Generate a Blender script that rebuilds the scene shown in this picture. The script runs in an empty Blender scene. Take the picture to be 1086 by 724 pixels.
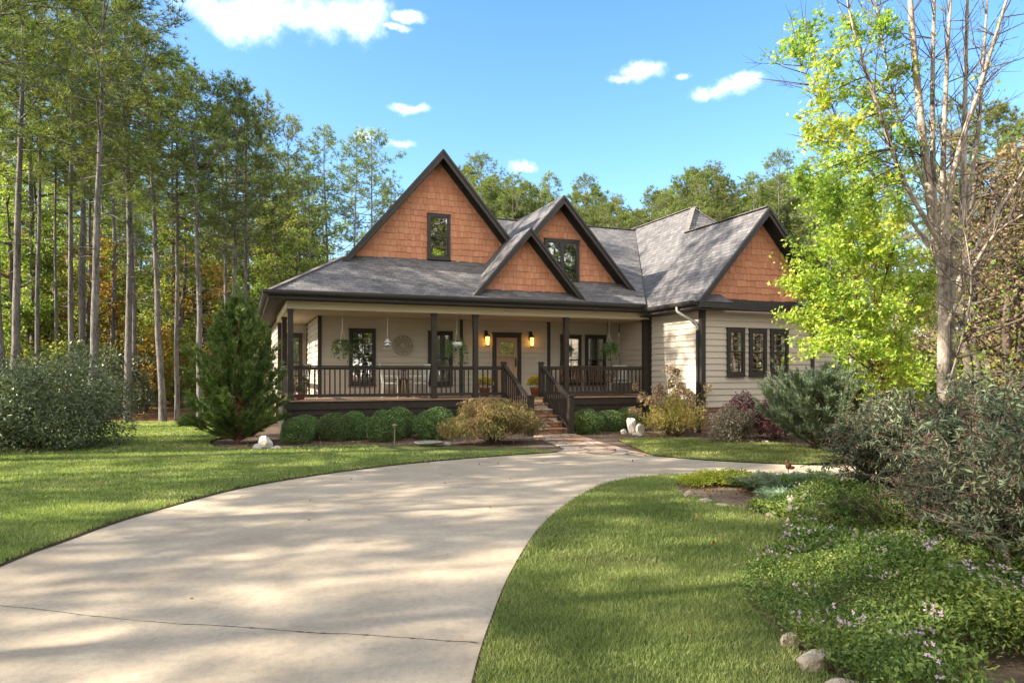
import bpy, math, random
import numpy as np
from mathutils import Vector, Matrix

R = math.radians
scene = bpy.context.scene
COL = scene.collection
F, CX, HY, EYE = 748.0, 543.0, 395.0, 1.7       # lens in pixels of the photograph, its centre, the horizon row, eye height


def at(px, py, d):
    return np.array(((px - CX) / F * d, d, EYE + (HY - py) / F * d))


def gp(px, py, z=0.0):
    d = (EYE - z) * F / (py - HY)
    return ((px - CX) / F * d, d)


# house frame: u along the front, v into depth
HO = (-5.883, 18.5)
TH = R(20.9)
CT, ST = math.cos(TH), math.sin(TH)


def hw(u, v):
    return (HO[0] + CT * u - ST * v, HO[1] + ST * u + CT * v)


def u_at(px, v):
    r = (px - CX) / F
    return (r * (HO[1] + CT * v) - HO[0] + ST * v) / (CT - r * ST)


def z_at(py, u, v):
    return EYE + (HY - py) / F * hw(u, v)[1]


# ------------------------------------------------------------------ objects
def props(o, label=None, cat=None, group=None, kind=None):
    if label:
        o['label'] = label
    if cat:
        o['category'] = cat
    if group:
        o['group'] = group
    if kind:
        o['kind'] = kind
    return o


def thing(name, label, cat, loc=(0, 0, 0), rotz=0.0, group=None):
    o = bpy.data.objects.new(name, None)
    o.empty_display_size = 0.2
    COL.objects.link(o)
    o.location = loc if len(loc) == 3 else (loc[0], loc[1], 0)
    o.rotation_euler = (0, 0, rotz)
    return props(o, label, cat, group)


def copy_tree(o, parent=None):
    c = o.copy()
    COL.objects.link(c)
    c.parent = parent
    for ch in list(o.children):
        copy_tree(ch, c)
    return c


def np_mesh(name, V, faces, mats, mi=None, smooth=False, uv=None):
    """faces: list of int arrays (n,3) or (n,4)"""
    me = bpy.data.meshes.new(name)
    V = np.asarray(V, dtype=np.float32)
    me.vertices.add(len(V))
    me.vertices.foreach_set('co', V.ravel())
    faces = [np.asarray(f, dtype=np.int32) for f in faces if len(f)]
    idx = np.concatenate([f.ravel() for f in faces])
    cnt = np.concatenate([np.full(len(f), f.shape[1], np.int32) for f in faces])
    st = np.concatenate(([0], np.cumsum(cnt)[:-1])).astype(np.int32)
    me.loops.add(len(idx))
    me.loops.foreach_set('vertex_index', idx)
    me.polygons.add(len(cnt))
    me.polygons.foreach_set('loop_start', st)
    if mi is not None:
        me.polygons.foreach_set('material_index', np.asarray(mi, dtype=np.int32))
    me.polygons.foreach_set('use_smooth', np.full(len(cnt), bool(smooth)))
    for m in (mats if isinstance(mats, (list, tuple)) else [mats]):
        me.materials.append(m)
    me.update(calc_edges=True)
    return me


def link(name, me, parent=None):
    o = bpy.data.objects.new(name, me)
    COL.objects.link(o)
    o.parent = parent
    return o


class NB:
    """numpy mesh builder"""
    def __init__(s):
        s.V = []; s.T = []; s.Q = []; s.n = 0

    def add(s, V, T=None, Q=None):
        V = np.asarray(V, dtype=np.float64).reshape(-1, 3)
        if T is not None and len(T):
            s.T.append(np.asarray(T, dtype=np.int64) + s.n)
        if Q is not None and len(Q):
            s.Q.append(np.asarray(Q, dtype=np.int64) + s.n)
        s.V.append(V); s.n += len(V)

    def tube(s, pts, rad, n=6, cap=False):
        pts = np.asarray(pts, dtype=float)
        k = len(pts)
        rad = np.broadcast_to(np.asarray(rad, dtype=float), (k,))
        t = np.gradient(pts, axis=0)
        t /= np.linalg.norm(t, axis=1)[:, None] + 1e-9
        ref = np.array((0.0, 0, 1)) if abs(t[0][2]) < 0.9 else np.array((1.0, 0, 0))
        a = np.cross(t, ref)
        a /= np.linalg.norm(a, axis=1)[:, None] + 1e-9
        b = np.cross(t, a)
        ang = np.arange(n) * 2 * math.pi / n
        ring = pts[:, None, :] + rad[:, None, None] * (np.cos(ang)[None, :, None] * a[:, None, :] + np.sin(ang)[None, :, None] * b[:, None, :])
        i = np.arange(k - 1)[:, None] * n
        j = np.arange(n)[None, :]
        j2 = (j + 1) % n
        q = np.stack([i + j, i + j2, i + n + j2, i + n + j], axis=-1).reshape(-1, 4)
        T = None
        V = ring.reshape(-1, 3)
        if cap:
            V = np.concatenate([V, pts[:1], pts[-1:]])
            c0, c1 = k * n, k * n + 1
            jj = np.arange(n)
            T = np.concatenate([np.stack([np.full(n, c0), (jj + 1) % n, jj], 1), np.stack([np.full(n, c1), (k - 1) * n + jj, (k - 1) * n + (jj + 1) % n], 1)])
        s.add(V, T, q)

    def build(s, name, mat, parent=None, smooth=False):
        return link(name, s.mesh(name, mat, smooth), parent)

    def mesh(s, name, mat, smooth=False):
        return np_mesh(name, np.concatenate(s.V), ([np.concatenate(s.T)] if s.T else []) + ([np.concatenate(s.Q)] if s.Q else []), mat, smooth=smooth)


class MB:
    """small mesh builder for built things (python lists, ngons, uv)"""
    def __init__(s, M=None):
        s.v = []; s.f = []; s.m = []; s.uv = {}; s.M = M

    def pt(s, p):
        if s.M is not None:
            p = s.M @ Vector(p)
        s.v.append(tuple(p))
        return len(s.v) - 1

    def face(s, pts, m=0, uv=None):
        i = [s.pt(p) for p in pts]
        if uv:
            s.uv[len(s.f)] = uv
        s.f.append(i); s.m.append(m)

    def box(s, x0, y0, z0, x1, y1, z1, m=0, b=0.0):
        x0, x1 = sorted((x0, x1)); y0, y1 = sorted((y0, y1)); z0, z1 = sorted((z0, z1))
        P = [(x0, y0, z0), (x1, y0, z0), (x1, y1, z0), (x0, y1, z0), (x0, y0, z1), (x1, y0, z1), (x1, y1, z1), (x0, y1, z1)]
        s.hexa(P, m)

    def hexa(s, P, m=0):
        i = [s.pt(p) for p in P]
        for q in ((3, 2, 1, 0), (4, 5, 6, 7), (0, 1, 5, 4), (1, 2, 6, 5), (2, 3, 7, 6), (3, 0, 4, 7)):
            s.f.append([i[k] for k in q]); s.m.append(m)

    def bar(s, a, b, w, h, m=0, up=(0, 0, 1)):
        """square bar from a to b: w across, h along up"""
        a, b = Vector(a), Vector(b)
        t = (b - a).normalized()
        x = t.cross(Vector(up))
        if x.length < 1e-5:
            x = t.cross(Vector((1, 0, 0)))
        x.normalize()
        y = x.cross(t).normalized()
        P = []
        for c in (a, b):
            for sx, sy in ((-1, -1), (1, -1), (1, 1), (-1, 1)):
                P.append(c + x * (sx * w / 2) + y * (sy * h / 2))
        s.hexa(P, m)

    def prism(s, poly, d, m=0):
        """poly: 3-d points of one planar outline, pushed along vector d"""
        d = Vector(d)
        n = len(poly)
        i = [s.pt(p) for p in poly]
        j = [s.pt(Vector(p) + d) for p in poly]
        s.f.append(i[::-1]); s.m.append(m)
        s.f.append(j); s.m.append(m)
        for k in range(n):
            s.f.append([i[k], i[(k + 1) % n], j[(k + 1) % n], j[k]]); s.m.append(m)

    def lathe(s, prof, c=(0, 0, 0), n=20, m=0):
        rings = []
        for r, z in prof:
            rings.append([s.pt((c[0] + r * math.cos(2 * math.pi * k / n), c[1] + r * math.sin(2 * math.pi * k / n), c[2] + z)) for k in range(n)])
        for a, b in zip(rings, rings[1:]):
            for k in range(n):
                s.f.append([a[k], a[(k + 1) % n], b[(k + 1) % n], b[k]]); s.m.append(m)
        s.f.append(rings[0][::-1]); s.m.append(m)
        s.f.append(rings[-1]); s.m.append(m)

    def tube(s, pts, rad, n=8, m=0):
        nb = NB(); nb.tube(pts, rad, n, True)
        V = nb.V[0]
        o = [s.pt(p) for p in V]
        for q in list(nb.Q[0]) + list(nb.T[0]):
            s.f.append([o[k] for k in q]); s.m.append(m)

    def build(s, name, mats, parent=None, smooth=False, bevel=0.0):
        me = bpy.data.meshes.new(name)
        me.from_pydata(s.v, [], s.f)
        for m in (mats if isinstance(mats, (list, tuple)) else [mats]):
            me.materials.append(m)
        for p, k in zip(me.polygons, s.m):
            p.material_index = k
            p.use_smooth = smooth
        if s.uv:
            ul = me.uv_layers.new(name='UVMap')
            for fi, u in s.uv.items():
                for li, c in zip(me.polygons[fi].loop_indices, u):
                    ul.data[li].uv = c
        me.update()
        o = link(name, me, parent)
        if bevel:
            b = o.modifiers.new('bevel', 'BEVEL')
            b.width = bevel; b.segments = 2; b.limit_method = 'ANGLE'
        return o


# ------------------------------------------------------------------ materials
def new_mat(name):
    m = bpy.data.materials.new(name)
    m.use_nodes = True
    nt = m.node_tree
    nt.nodes.clear()
    out = nt.nodes.new('ShaderNodeOutputMaterial')
    return m, nt, out


def N(nt, typ, **kw):
    n = nt.nodes.new(typ)
    for k, v in kw.items():
        if k.startswith('i_'):
            n.inputs[k[2:].replace('_', ' ')].default_value = v
        else:
            setattr(n, k, v)
    return n


def ramp(nt, fac, stops):
    r = nt.nodes.new('ShaderNodeValToRGB')
    e = r.color_ramp.elements
    while len(e) < len(stops):
        e.new(0.5)
    for x, (p, c) in zip(e, stops):
        x.position = p
        x.color = (*c, 1) if len(c) == 3 else c
    nt.links.new(fac, r.inputs[0])
    return r.outputs[0]


def mixc(nt, a, b, fac, mode='MIX'):
    n = nt.nodes.new('ShaderNodeMix')
    n.data_type = 'RGBA'; n.blend_type = mode
    for sock, val in ((n.inputs[0], fac), (n.inputs[6], a), (n.inputs[7], b)):
        if isinstance(val, (int, float)):
            sock.default_value = val
        elif isinstance(val, tuple):
            sock.default_value = (*val, 1) if len(val) == 3 else val
        else:
            nt.links.new(val, sock)
    return n.outputs[2]


def mth(nt, op, a, b=0.0, c=0.0):
    n = nt.nodes.new('ShaderNodeMath')
    n.operation = op
    for k, v in enumerate((a, b, c)):
        if isinstance(v, (int, float)):
            n.inputs[k].default_value = v
        else:
            nt.links.new(v, n.inputs[k])
    return n.outputs[0]


def noise(nt, vec, scale, detail=4.0, rough=0.55, out='Fac'):
    n = N(nt, 'ShaderNodeTexNoise')
    n.inputs['Scale'].default_value = scale
    n.inputs['Detail'].default_value = detail
    n.inputs['Roughness'].default_value = rough
    if vec is not None:
        nt.links.new(vec, n.inputs['Vector'])
    return n.outputs[out]


def coords(nt, kind='Object', scale=None):
    tc = N(nt, 'ShaderNodeTexCoord')
    v = tc.outputs[kind]
    if scale:
        mp = N(nt, 'ShaderNodeMapping')
        mp.inputs['Scale'].default_value = scale
        nt.links.new(v, mp.inputs['Vector'])
        v = mp.outputs[0]
    return v


def bsdf(nt, out, color, rough=0.7, spec=0.3, metal=0.0, height=None, hdist=0.01, hstr=0.6):
    b = N(nt, 'ShaderNodeBsdfPrincipled')
    if isinstance(color, tuple):
        b.inputs['Base Color'].default_value = (*color, 1)
    else:
        nt.links.new(color, b.inputs['Base Color'])
    if isinstance(rough, (int, float)):
        b.inputs['Roughness'].default_value = rough
    else:
        nt.links.new(rough, b.inputs['Roughness'])
    b.inputs['Specular IOR Level'].default_value = spec
    b.inputs['Metallic'].default_value = metal
    if height is not None:
        bp = N(nt, 'ShaderNodeBump')
        bp.inputs['Strength'].default_value = hstr
        bp.inputs['Distance'].default_value = hdist
        nt.links.new(height, bp.inputs['Height'])
        nt.links.new(bp.outputs[0], b.inputs['Normal'])
    nt.links.new(b.outputs[0], out.inputs['Surface'])
    return b


def plain(name, col, rough=0.7, spec=0.3, var=0.25, scale=3.0, fine=40.0, bump=0.004, metal=0.0, stretch=None):
    m, nt, out = new_mat(name)
    v = coords(nt, 'Object', stretch)
    n1 = noise(nt, v, scale, 5)
    n2 = noise(nt, v, fine, 3)
    s = mth(nt, 'ADD', mth(nt, 'MULTIPLY', n1, 0.65), mth(nt, 'MULTIPLY', n2, 0.35))
    lo = tuple(c * (1 - var) for c in col); hi = tuple(min(1, c * (1 + var)) for c in col)
    c = ramp(nt, s, [(0.3, lo), (0.7, hi)])
    bsdf(nt, out, c, rough, spec, metal, n2, bump, 0.7)
    return m


def leaf_mat(name, cols, trans=0.35, rough=0.55, spec=0.25, patch=0.35, pscale=0.6, hue=0.0, tcol=None):
    """cols: list of colours picked at random per leaf; a slow noise shifts whole clumps"""
    m, nt, out = new_mat(name)
    g = N(nt, 'ShaderNodeNewGeometry')
    oi = N(nt, 'ShaderNodeObjectInfo')
    ns = noise(nt, g.outputs['Position'], pscale, 2)
    f = mth(nt, 'ADD', mth(nt, 'MULTIPLY', g.outputs['Random Per Island'], 1 - patch), mth(nt, 'MULTIPLY', mth(nt, 'MULTIPLY_ADD', ns, 2.2, -0.6), patch))
    c = ramp(nt, f, [(i / max(1, len(cols) - 1), k) for i, k in enumerate(cols)])
    hs = N(nt, 'ShaderNodeHueSaturation')
    nt.links.new(c, hs.inputs['Color'])
    nt.links.new(mth(nt, 'MULTIPLY_ADD', oi.outputs['Random'], 0.04, 0.48), hs.inputs['Hue'])
    nt.links.new(mth(nt, 'MULTIPLY_ADD', oi.outputs['Random'], 0.5, 0.75), hs.inputs['Value'])
    c = hs.outputs[0]
    b = N(nt, 'ShaderNodeBsdfPrincipled')
    nt.links.new(c, b.inputs['Base Color'])
    b.inputs['Roughness'].default_value = rough
    b.inputs['Specular IOR Level'].default_value = spec
    tr = N(nt, 'ShaderNodeBsdfTranslucent')
    t2 = mixc(nt, c, tcol or (1.15, 1.2, 0.5), 1.0, 'MULTIPLY')
    nt.links.new(t2, tr.inputs['Color'])
    ad = N(nt, 'ShaderNodeMixShader')
    ad.inputs[0].default_value = trans
    nt.links.new(b.outputs[0], ad.inputs[1])
    nt.links.new(tr.outputs[0], ad.inputs[2])
    nt.links.new(ad.outputs[0], out.inputs['Surface'])
    return m


M = {}
M['trim'] = plain('dark trim paint', (0.032, 0.028, 0.026), 0.5, 0.4, 0.2, 4, 60, 0.001)
M['rail'] = plain('dark stained wood', (0.035, 0.027, 0.022), 0.55, 0.35, 0.3, 6, 50, 0.002)
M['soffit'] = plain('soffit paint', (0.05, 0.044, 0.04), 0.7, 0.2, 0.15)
M['siding'] = plain('taupe lap siding', (0.51, 0.45, 0.375), 0.7, 0.25, 0.08, 0.8, 25, 0.001, stretch=(1, 1, 6))
M['beam'] = plain('beige porch beam', (0.58, 0.50, 0.36), 0.65, 0.25, 0.05, 1, 30, 0.001)
M['ceil'] = plain('porch ceiling paint', (0.54, 0.45, 0.34), 0.7, 0.2, 0.05)
M['deck'] = plain('weathered deck boards', (0.3, 0.2, 0.14), 0.7, 0.2, 0.3, 5, 40, 0.002)
M['white'] = plain('white painted metal', (0.75, 0.74, 0.70), 0.5, 0.4, 0.06)
M['conc_old'] = plain('weathered cast stone', (0.26, 0.24, 0.21), 0.9, 0.1, 0.4, 8, 60, 0.01)
M['rock'] = plain('pale field stone', (0.40, 0.33, 0.25), 0.9, 0.1, 0.35, 5, 40, 0.02)
M['rockw'] = plain('white quartz rock', (0.5, 0.46, 0.41), 0.85, 0.15, 0.25, 6, 40, 0.02)
M['terra'] = plain('terracotta', (0.34, 0.13, 0.07), 0.8, 0.2, 0.2, 8)
M['redpot'] = plain('red glazed pot', (0.25, 0.04, 0.03), 0.35, 0.5, 0.15)
M['iron'] = plain('black iron', (0.02, 0.02, 0.02), 0.5, 0.5, 0.2)
M['spout'] = plain('dull grey gutter pipe', (0.26, 0.245, 0.225), 0.55, 0.4, 0.1)
M['galv'] = plain('pale enamelled metal', (0.5, 0.5, 0.48), 0.45, 0.5, 0.1)
M['bronze'] = plain('antique bronze ornament', (0.36, 0.31, 0.25), 0.55, 0.4, 0.3)
M['swing'] = plain('brown swing wood', (0.16, 0.075, 0.035), 0.55, 0.3, 0.3, 4, 50)
M['door'] = plain('light oak door', (0.42, 0.28, 0.185), 0.5, 0.35, 0.25, 2, 40, 0.001, stretch=(12, 12, 1))
M['brass'] = plain('door hardware', (0.1, 0.08, 0.05), 0.35, 0.5, 0.1, metal=0.8)
M['curtain'] = plain('white curtain cloth', (0.72, 0.70, 0.64), 0.9, 0.1, 0.1, 3, 30, 0.004, stretch=(14, 14, 0.6))
M['inside'] = plain('painted dark interior', (0.03, 0.028, 0.025), 0.9, 0.1, 0.3)  # near-black colour stands in for the unlit room behind the glass
M['rust'] = plain('rusty iron', (0.09, 0.035, 0.02), 0.8, 0.2, 0.4, 20)
M['copper'] = plain('path lamp bronze', (0.2, 0.16, 0.10), 0.5, 0.5, 0.2)
M['stem'] = plain('green stem', (0.09, 0.11, 0.04), 0.7, 0.2, 0.3)
M['twig'] = plain('brown twigs', (0.11, 0.08, 0.055), 0.85, 0.1, 0.3, 6)


def bark(name, cols, scale=5.0, fiss=0.03, stretch=(1, 1, 0.22)):
    m, nt, out = new_mat(name)
    v = coords(nt, 'Object', stretch)
    vo = N(nt, 'ShaderNodeTexVoronoi', feature='DISTANCE_TO_EDGE')
    vo.inputs['Scale'].default_value = scale * 3.4
    nz = noise(nt, v, scale, 6, 0.65)
    wv = mixc(nt, v, noise(nt, v, scale * 1.5, 3, out='Color'), 0.12)
    nt.links.new(wv, vo.inputs['Vector'])
    e = mth(nt, 'MINIMUM', mth(nt, 'MULTIPLY', vo.outputs['Distance'], 5.0), 1.0)
    f = mth(nt, 'ADD', mth(nt, 'MULTIPLY', nz, 0.75), mth(nt, 'MULTIPLY', e, 0.13))
    c = ramp(nt, f, [(0.3, cols[0]), (0.48, cols[1]), (0.75, cols[2])])
    bsdf(nt, out, c, 0.9, 0.1, 0, f, fiss, 0.8)
    return m


M['pinebark'] = bark('pine bark', [(0.06, 0.054, 0.051), (0.165, 0.152, 0.146), (0.275, 0.262, 0.255)], 6, 0.04)
M['greybark'] = bark('grey bark', [(0.05, 0.04, 0.035), (0.12, 0.1, 0.085), (0.2, 0.17, 0.145)], 5, 0.02)
M['palebark'] = bark('pale peeling bark', [(0.11, 0.085, 0.065), (0.33, 0.28, 0.23), (0.54, 0.48, 0.42)], 5, 0.02, (1, 1, 0.5))
M['redbark'] = bark('reddish bark', [(0.08, 0.035, 0.025), (0.2, 0.09, 0.06), (0.3, 0.16, 0.11)], 6, 0.02)

L = {}
L['pine'] = leaf_mat('pine needles', [(0.05, 0.084, 0.024), (0.125, 0.168, 0.044), (0.21, 0.26, 0.075), (0.31, 0.325, 0.10)], 0.4, 0.5, 0.35, 0.45, 0.5)
L['under'] = leaf_mat('understory leaves', [(0.06, 0.11, 0.03), (0.16, 0.22, 0.05), (0.31, 0.34, 0.09), (0.45, 0.38, 0.12)], 0.45, 0.5, 0.25, 0.5, 0.35)
L['underw'] = leaf_mat('autumn understory leaves', [(0.10, 0.12, 0.03), (0.26, 0.2, 0.05), (0.36, 0.18, 0.05), (0.30, 0.10, 0.04)], 0.45, 0.5, 0.25, 0.5, 0.35)
L['brown'] = leaf_mat('dry brown leaves', [(0.10, 0.065, 0.04), (0.2, 0.14, 0.085), (0.3, 0.23, 0.14), (0.14, 0.17, 0.05)], 0.3, 0.7, 0.1, 0.5, 0.4)
L['maple'] = leaf_mat('yellow-green maple leaves', [(0.10, 0.18, 0.03), (0.23, 0.32, 0.045), (0.39, 0.44, 0.065), (0.54, 0.47, 0.10)], 0.42, 0.45, 0.3, 0.45, 0.9)
L['mapleup'] = leaf_mat('turning leaves', [(0.10, 0.18, 0.04), (0.2, 0.3, 0.05), (0.38, 0.42, 0.07), (0.48, 0.30, 0.08)], 0.45, 0.45, 0.3, 0.5, 0.7)
L['box'] = leaf_mat('boxwood leaves', [(0.03, 0.065, 0.022), (0.07, 0.135, 0.04), (0.13, 0.21, 0.06), (0.24, 0.31, 0.09)], 0.08, 0.45, 0.35, 0.25, 3)
L['cedar'] = leaf_mat('cedar sprays', [(0.045, 0.08, 0.026), (0.085, 0.14, 0.042), (0.14, 0.2, 0.055), (0.24, 0.25, 0.075)], 0.2, 0.6, 0.25, 0.35, 1.3)
L['juni'] = leaf_mat('blue juniper sprays', [(0.08, 0.13, 0.08), (0.16, 0.235, 0.15), (0.27, 0.35, 0.23), (0.33, 0.37, 0.2)], 0.2, 0.6, 0.25, 0.3, 1.3)
L['holly'] = leaf_mat('grey-green tea olive leaves', [(0.03, 0.05, 0.028), (0.07, 0.095, 0.05), (0.13, 0.155, 0.085), (0.23, 0.24, 0.13)], 0.2, 0.4, 0.45, 0.3, 1.2)
L['jmaple'] = leaf_mat('rusty lace maple leaves', [(0.12, 0.15, 0.04), (0.20, 0.19, 0.065), (0.30, 0.21, 0.105), (0.38, 0.27, 0.16)], 0.35, 0.6, 0.2, 0.55, 1.6)
L['lime'] = leaf_mat('lime leaves', [(0.08, 0.17, 0.02), (0.17, 0.28, 0.03), (0.28, 0.36, 0.05)], 0.4, 0.5, 0.3)
L['hyd'] = leaf_mat('hydrangea leaves', [(0.13, 0.14, 0.05), (0.27, 0.22, 0.075), (0.40, 0.30, 0.12), (0.36, 0.22, 0.12)], 0.4, 0.6, 0.2, 0.3, 2)
L['hydf'] = leaf_mat('dried hydrangea heads', [(0.13, 0.085, 0.05), (0.27, 0.19, 0.12), (0.44, 0.33, 0.23), (0.52, 0.42, 0.30)], 0.25, 0.8, 0.1, 0.4, 3)
L['loro'] = leaf_mat('burgundy leaves', [(0.035, 0.02, 0.024), (0.08, 0.035, 0.04), (0.15, 0.06, 0.065), (0.19, 0.13, 0.10)], 0.2, 0.5, 0.3, 0.4, 1.5, tcol=(1.2, 0.8, 0.7))
L['tan'] = leaf_mat('silvery tan leaves', [(0.09, 0.075, 0.05), (0.2, 0.17, 0.115), (0.34, 0.30, 0.22), (0.12, 0.11, 0.07)], 0.2, 0.6, 0.25, 0.4, 2)
L['bud'] = leaf_mat('butterfly bush leaves', [(0.03, 0.042, 0.026), (0.075, 0.098, 0.06), (0.15, 0.18, 0.115), (0.27, 0.28, 0.15)], 0.25, 0.55, 0.3, 0.35, 1.5)
L['spike'] = leaf_mat('dried flower spikes', [(0.08, 0.05, 0.04), (0.17, 0.11, 0.09), (0.27, 0.19, 0.155)], 0.2, 0.8, 0.1)
L['cover'] = leaf_mat('ground cover leaves', [(0.03, 0.065, 0.018), (0.08, 0.14, 0.032), (0.18, 0.25, 0.055), (0.34, 0.36, 0.10)], 0.35, 0.5, 0.3, 0.45, 1.8)
L['yel'] = leaf_mat('yellow-green low leaves', [(0.14, 0.19, 0.03), (0.29, 0.31, 0.04), (0.42, 0.38, 0.06)], 0.4, 0.5, 0.2)
L['aster'] = leaf_mat('lavender petals', [(0.42, 0.26, 0.38), (0.54, 0.38, 0.48), (0.66, 0.52, 0.58)], 0.35, 0.6, 0.1, tcol=(1, 1, 1))
L['mum'] = leaf_mat('yellow petals', [(0.62, 0.40, 0.01), (0.8, 0.58, 0.02), (0.85, 0.7, 0.06)], 0.3, 0.6, 0.1, tcol=(1, 1, 0.6))
L['fern'] = leaf_mat('hanging plant leaves', [(0.04, 0.08, 0.025), (0.10, 0.16, 0.05), (0.2, 0.27, 0.10)], 0.35, 0.5, 0.25)
L['deadleaf'] = leaf_mat('fallen leaves', [(0.12, 0.06, 0.025), (0.24, 0.13, 0.05), (0.30, 0.19, 0.09)], 0.1, 0.8, 0.1)
L['grass'] = leaf_mat('lawn grass', [(0.085, 0.125, 0.036), (0.165, 0.21, 0.06), (0.26, 0.29, 0.10), (0.46, 0.42, 0.22)], 0.35, 0.55, 0.25, 0.5, 0.9)


def make_shakes():
    m, nt, out = new_mat('orange cedar shakes')
    g = N(nt, 'ShaderNodeNewGeometry')
    v = coords(nt, 'Object', (1, 1, 0.2))
    n1 = noise(nt, v, 30, 4)
    f = mth(nt, 'ADD', mth(nt, 'MULTIPLY', g.outputs['Random Per Island'], 0.55), mth(nt, 'MULTIPLY', n1, 0.45))
    c = ramp(nt, f, [(0.1, (0.40, 0.175, 0.096)), (0.5, (0.475, 0.215, 0.122)), (0.9, (0.54, 0.26, 0.155))])
    bsdf(nt, out, c, 0.75, 0.2, 0, n1, 0.004, 0.6)
    return m


def make_roof():
    m, nt, out = new_mat('asphalt roof shingles')
    uv = coords(nt, 'UV')
    obj = coords(nt, 'Object')
    br = N(nt, 'ShaderNodeTexBrick')
    br.offset = 0.37; br.squash = 1.0
    br.inputs['Color1'].default_value = (0.075, 0.075, 0.083, 1)
    br.inputs['Color2'].default_value = (0.2, 0.195, 0.2, 1)
    br.inputs['Mortar'].default_value = (0.045, 0.042, 0.045, 1)
    br.inputs['Scale'].default_value = 1.0
    br.inputs['Mortar Size'].default_value = 0.008
    br.inputs['Mortar Smooth'].default_value = 0.3
    br.inputs['Bias'].default_value = 0.0
    br.inputs['Brick Width'].default_value = 0.23
    br.inputs['Row Height'].default_value = 0.145
    wob = N(nt, 'ShaderNodeVectorMath', operation='MULTIPLY_ADD')
    nt.links.new(noise(nt, uv, 9, 2, out='Color'), wob.inputs[0])
    wob.inputs[1].default_value = (0.05, 0.016, 0)
    nt.links.new(uv, wob.inputs[2])
    nt.links.new(wob.outputs[0], br.inputs['Vector'])
    n1 = noise(nt, obj, 0.7, 5)
    n2 = noise(nt, obj, 70, 3)
    c = mixc(nt, br.outputs['Color'], ramp(nt, n1, [(0.35, (0.11, 0.105, 0.11)), (0.65, (0.175, 0.17, 0.17))]), 0.4)
    c = mixc(nt, c, ramp(nt, n2, [(0.3, (0.55, 0.55, 0.55)), (0.7, (1.3, 1.28, 1.25))]), 0.8, 'MULTIPLY')
    sx = N(nt, 'ShaderNodeSeparateXYZ')
    nt.links.new(wob.outputs[0], sx.inputs[0])
    saw = mth(nt, 'FRACT', mth(nt, 'DIVIDE', sx.outputs[1], 0.145))
    h = mth(nt, 'ADD', mth(nt, 'MULTIPLY', saw, -1.0), mth(nt, 'MULTIPLY', br.outputs['Fac'], -0.6))
    h = mth(nt, 'ADD', h, mth(nt, 'MULTIPLY', n2, 0.4))
    bsdf(nt, out, c, 0.9, 0.15, 0, h, 0.016, 1.0)
    return m


def make_glass():
    m, nt, out = new_mat('window glass')
    tr = N(nt, 'ShaderNodeBsdfTransparent')
    tr.inputs[0].default_value = (0.8, 0.82, 0.82, 1)
    gl = N(nt, 'ShaderNodeBsdfGlossy')
    gl.inputs['Roughness'].default_value = 0.01
    gl.inputs['Color'].default_value = (0.95, 0.96, 0.95, 1)
    v = coords(nt, 'Object')
    bp = N(nt, 'ShaderNodeBump')
    bp.inputs['Distance'].default_value = 0.01; bp.inputs['Strength'].default_value = 0.12
    nt.links.new(noise(nt, v, 2.3, 2), bp.inputs['Height'])
    nt.links.new(bp.outputs[0], gl.inputs['Normal'])
    mx = N(nt, 'ShaderNodeMixShader')
    mx.inputs[0].default_value = 0.34
    nt.links.new(tr.outputs[0], mx.inputs[1]); nt.links.new(gl.outputs[0], mx.inputs[2])
    nt.links.new(mx.outputs[0], out.inputs['Surface'])
    return m


def make_flag():
    m, nt, out = new_mat('rust and grey flagstone')
    v = coords(nt, 'Object')
    mp = N(nt, 'ShaderNodeMapping'); mp.inputs['Scale'].default_value = (1.0, 1.0, 2.5)
    nt.links.new(v, mp.inputs[0])
    wv = mixc(nt, mp.outputs[0], noise(nt, mp.outputs[0], 3, 3, out='Color'), 0.12)
    vo = N(nt, 'ShaderNodeTexVoronoi', feature='F1'); vo.inputs['Scale'].default_value = 2.6
    ve = N(nt, 'ShaderNodeTexVoronoi', feature='DISTANCE_TO_EDGE'); ve.inputs['Scale'].default_value = 2.6
    nt.links.new(wv, vo.inputs['Vector']); nt.links.new(wv, ve.inputs['Vector'])
    sep = N(nt, 'ShaderNodeSeparateColor'); nt.links.new(vo.outputs['Color'], sep.inputs[0])
    c = ramp(nt, sep.outputs[0], [(0.0, (0.28, 0.14, 0.09)), (0.3, (0.38, 0.24, 0.16)), (0.5, (0.46, 0.38, 0.30)), (0.7, (0.34, 0.28, 0.24)), (1.0, (0.56, 0.49, 0.40))])
    n2 = noise(nt, v, 14, 5, 0.65)
    c = mixc(nt, c, ramp(nt, n2, [(0.3, (0.6, 0.57, 0.53)), (0.7, (1.3, 1.25, 1.15))]), 0.8, 'MULTIPLY')
    e = mth(nt, 'MINIMUM', mth(nt, 'MULTIPLY', ve.outputs['Distance'], 16.0), 1.0)
    c = mixc(nt, (0.10, 0.085, 0.07), c, e)
    h = mth(nt, 'ADD', e, mth(nt, 'MULTIPLY', n2, 0.5))
    bsdf(nt, out, c, 0.85, 0.15, 0, h, 0.02, 0.9)
    return m


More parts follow.
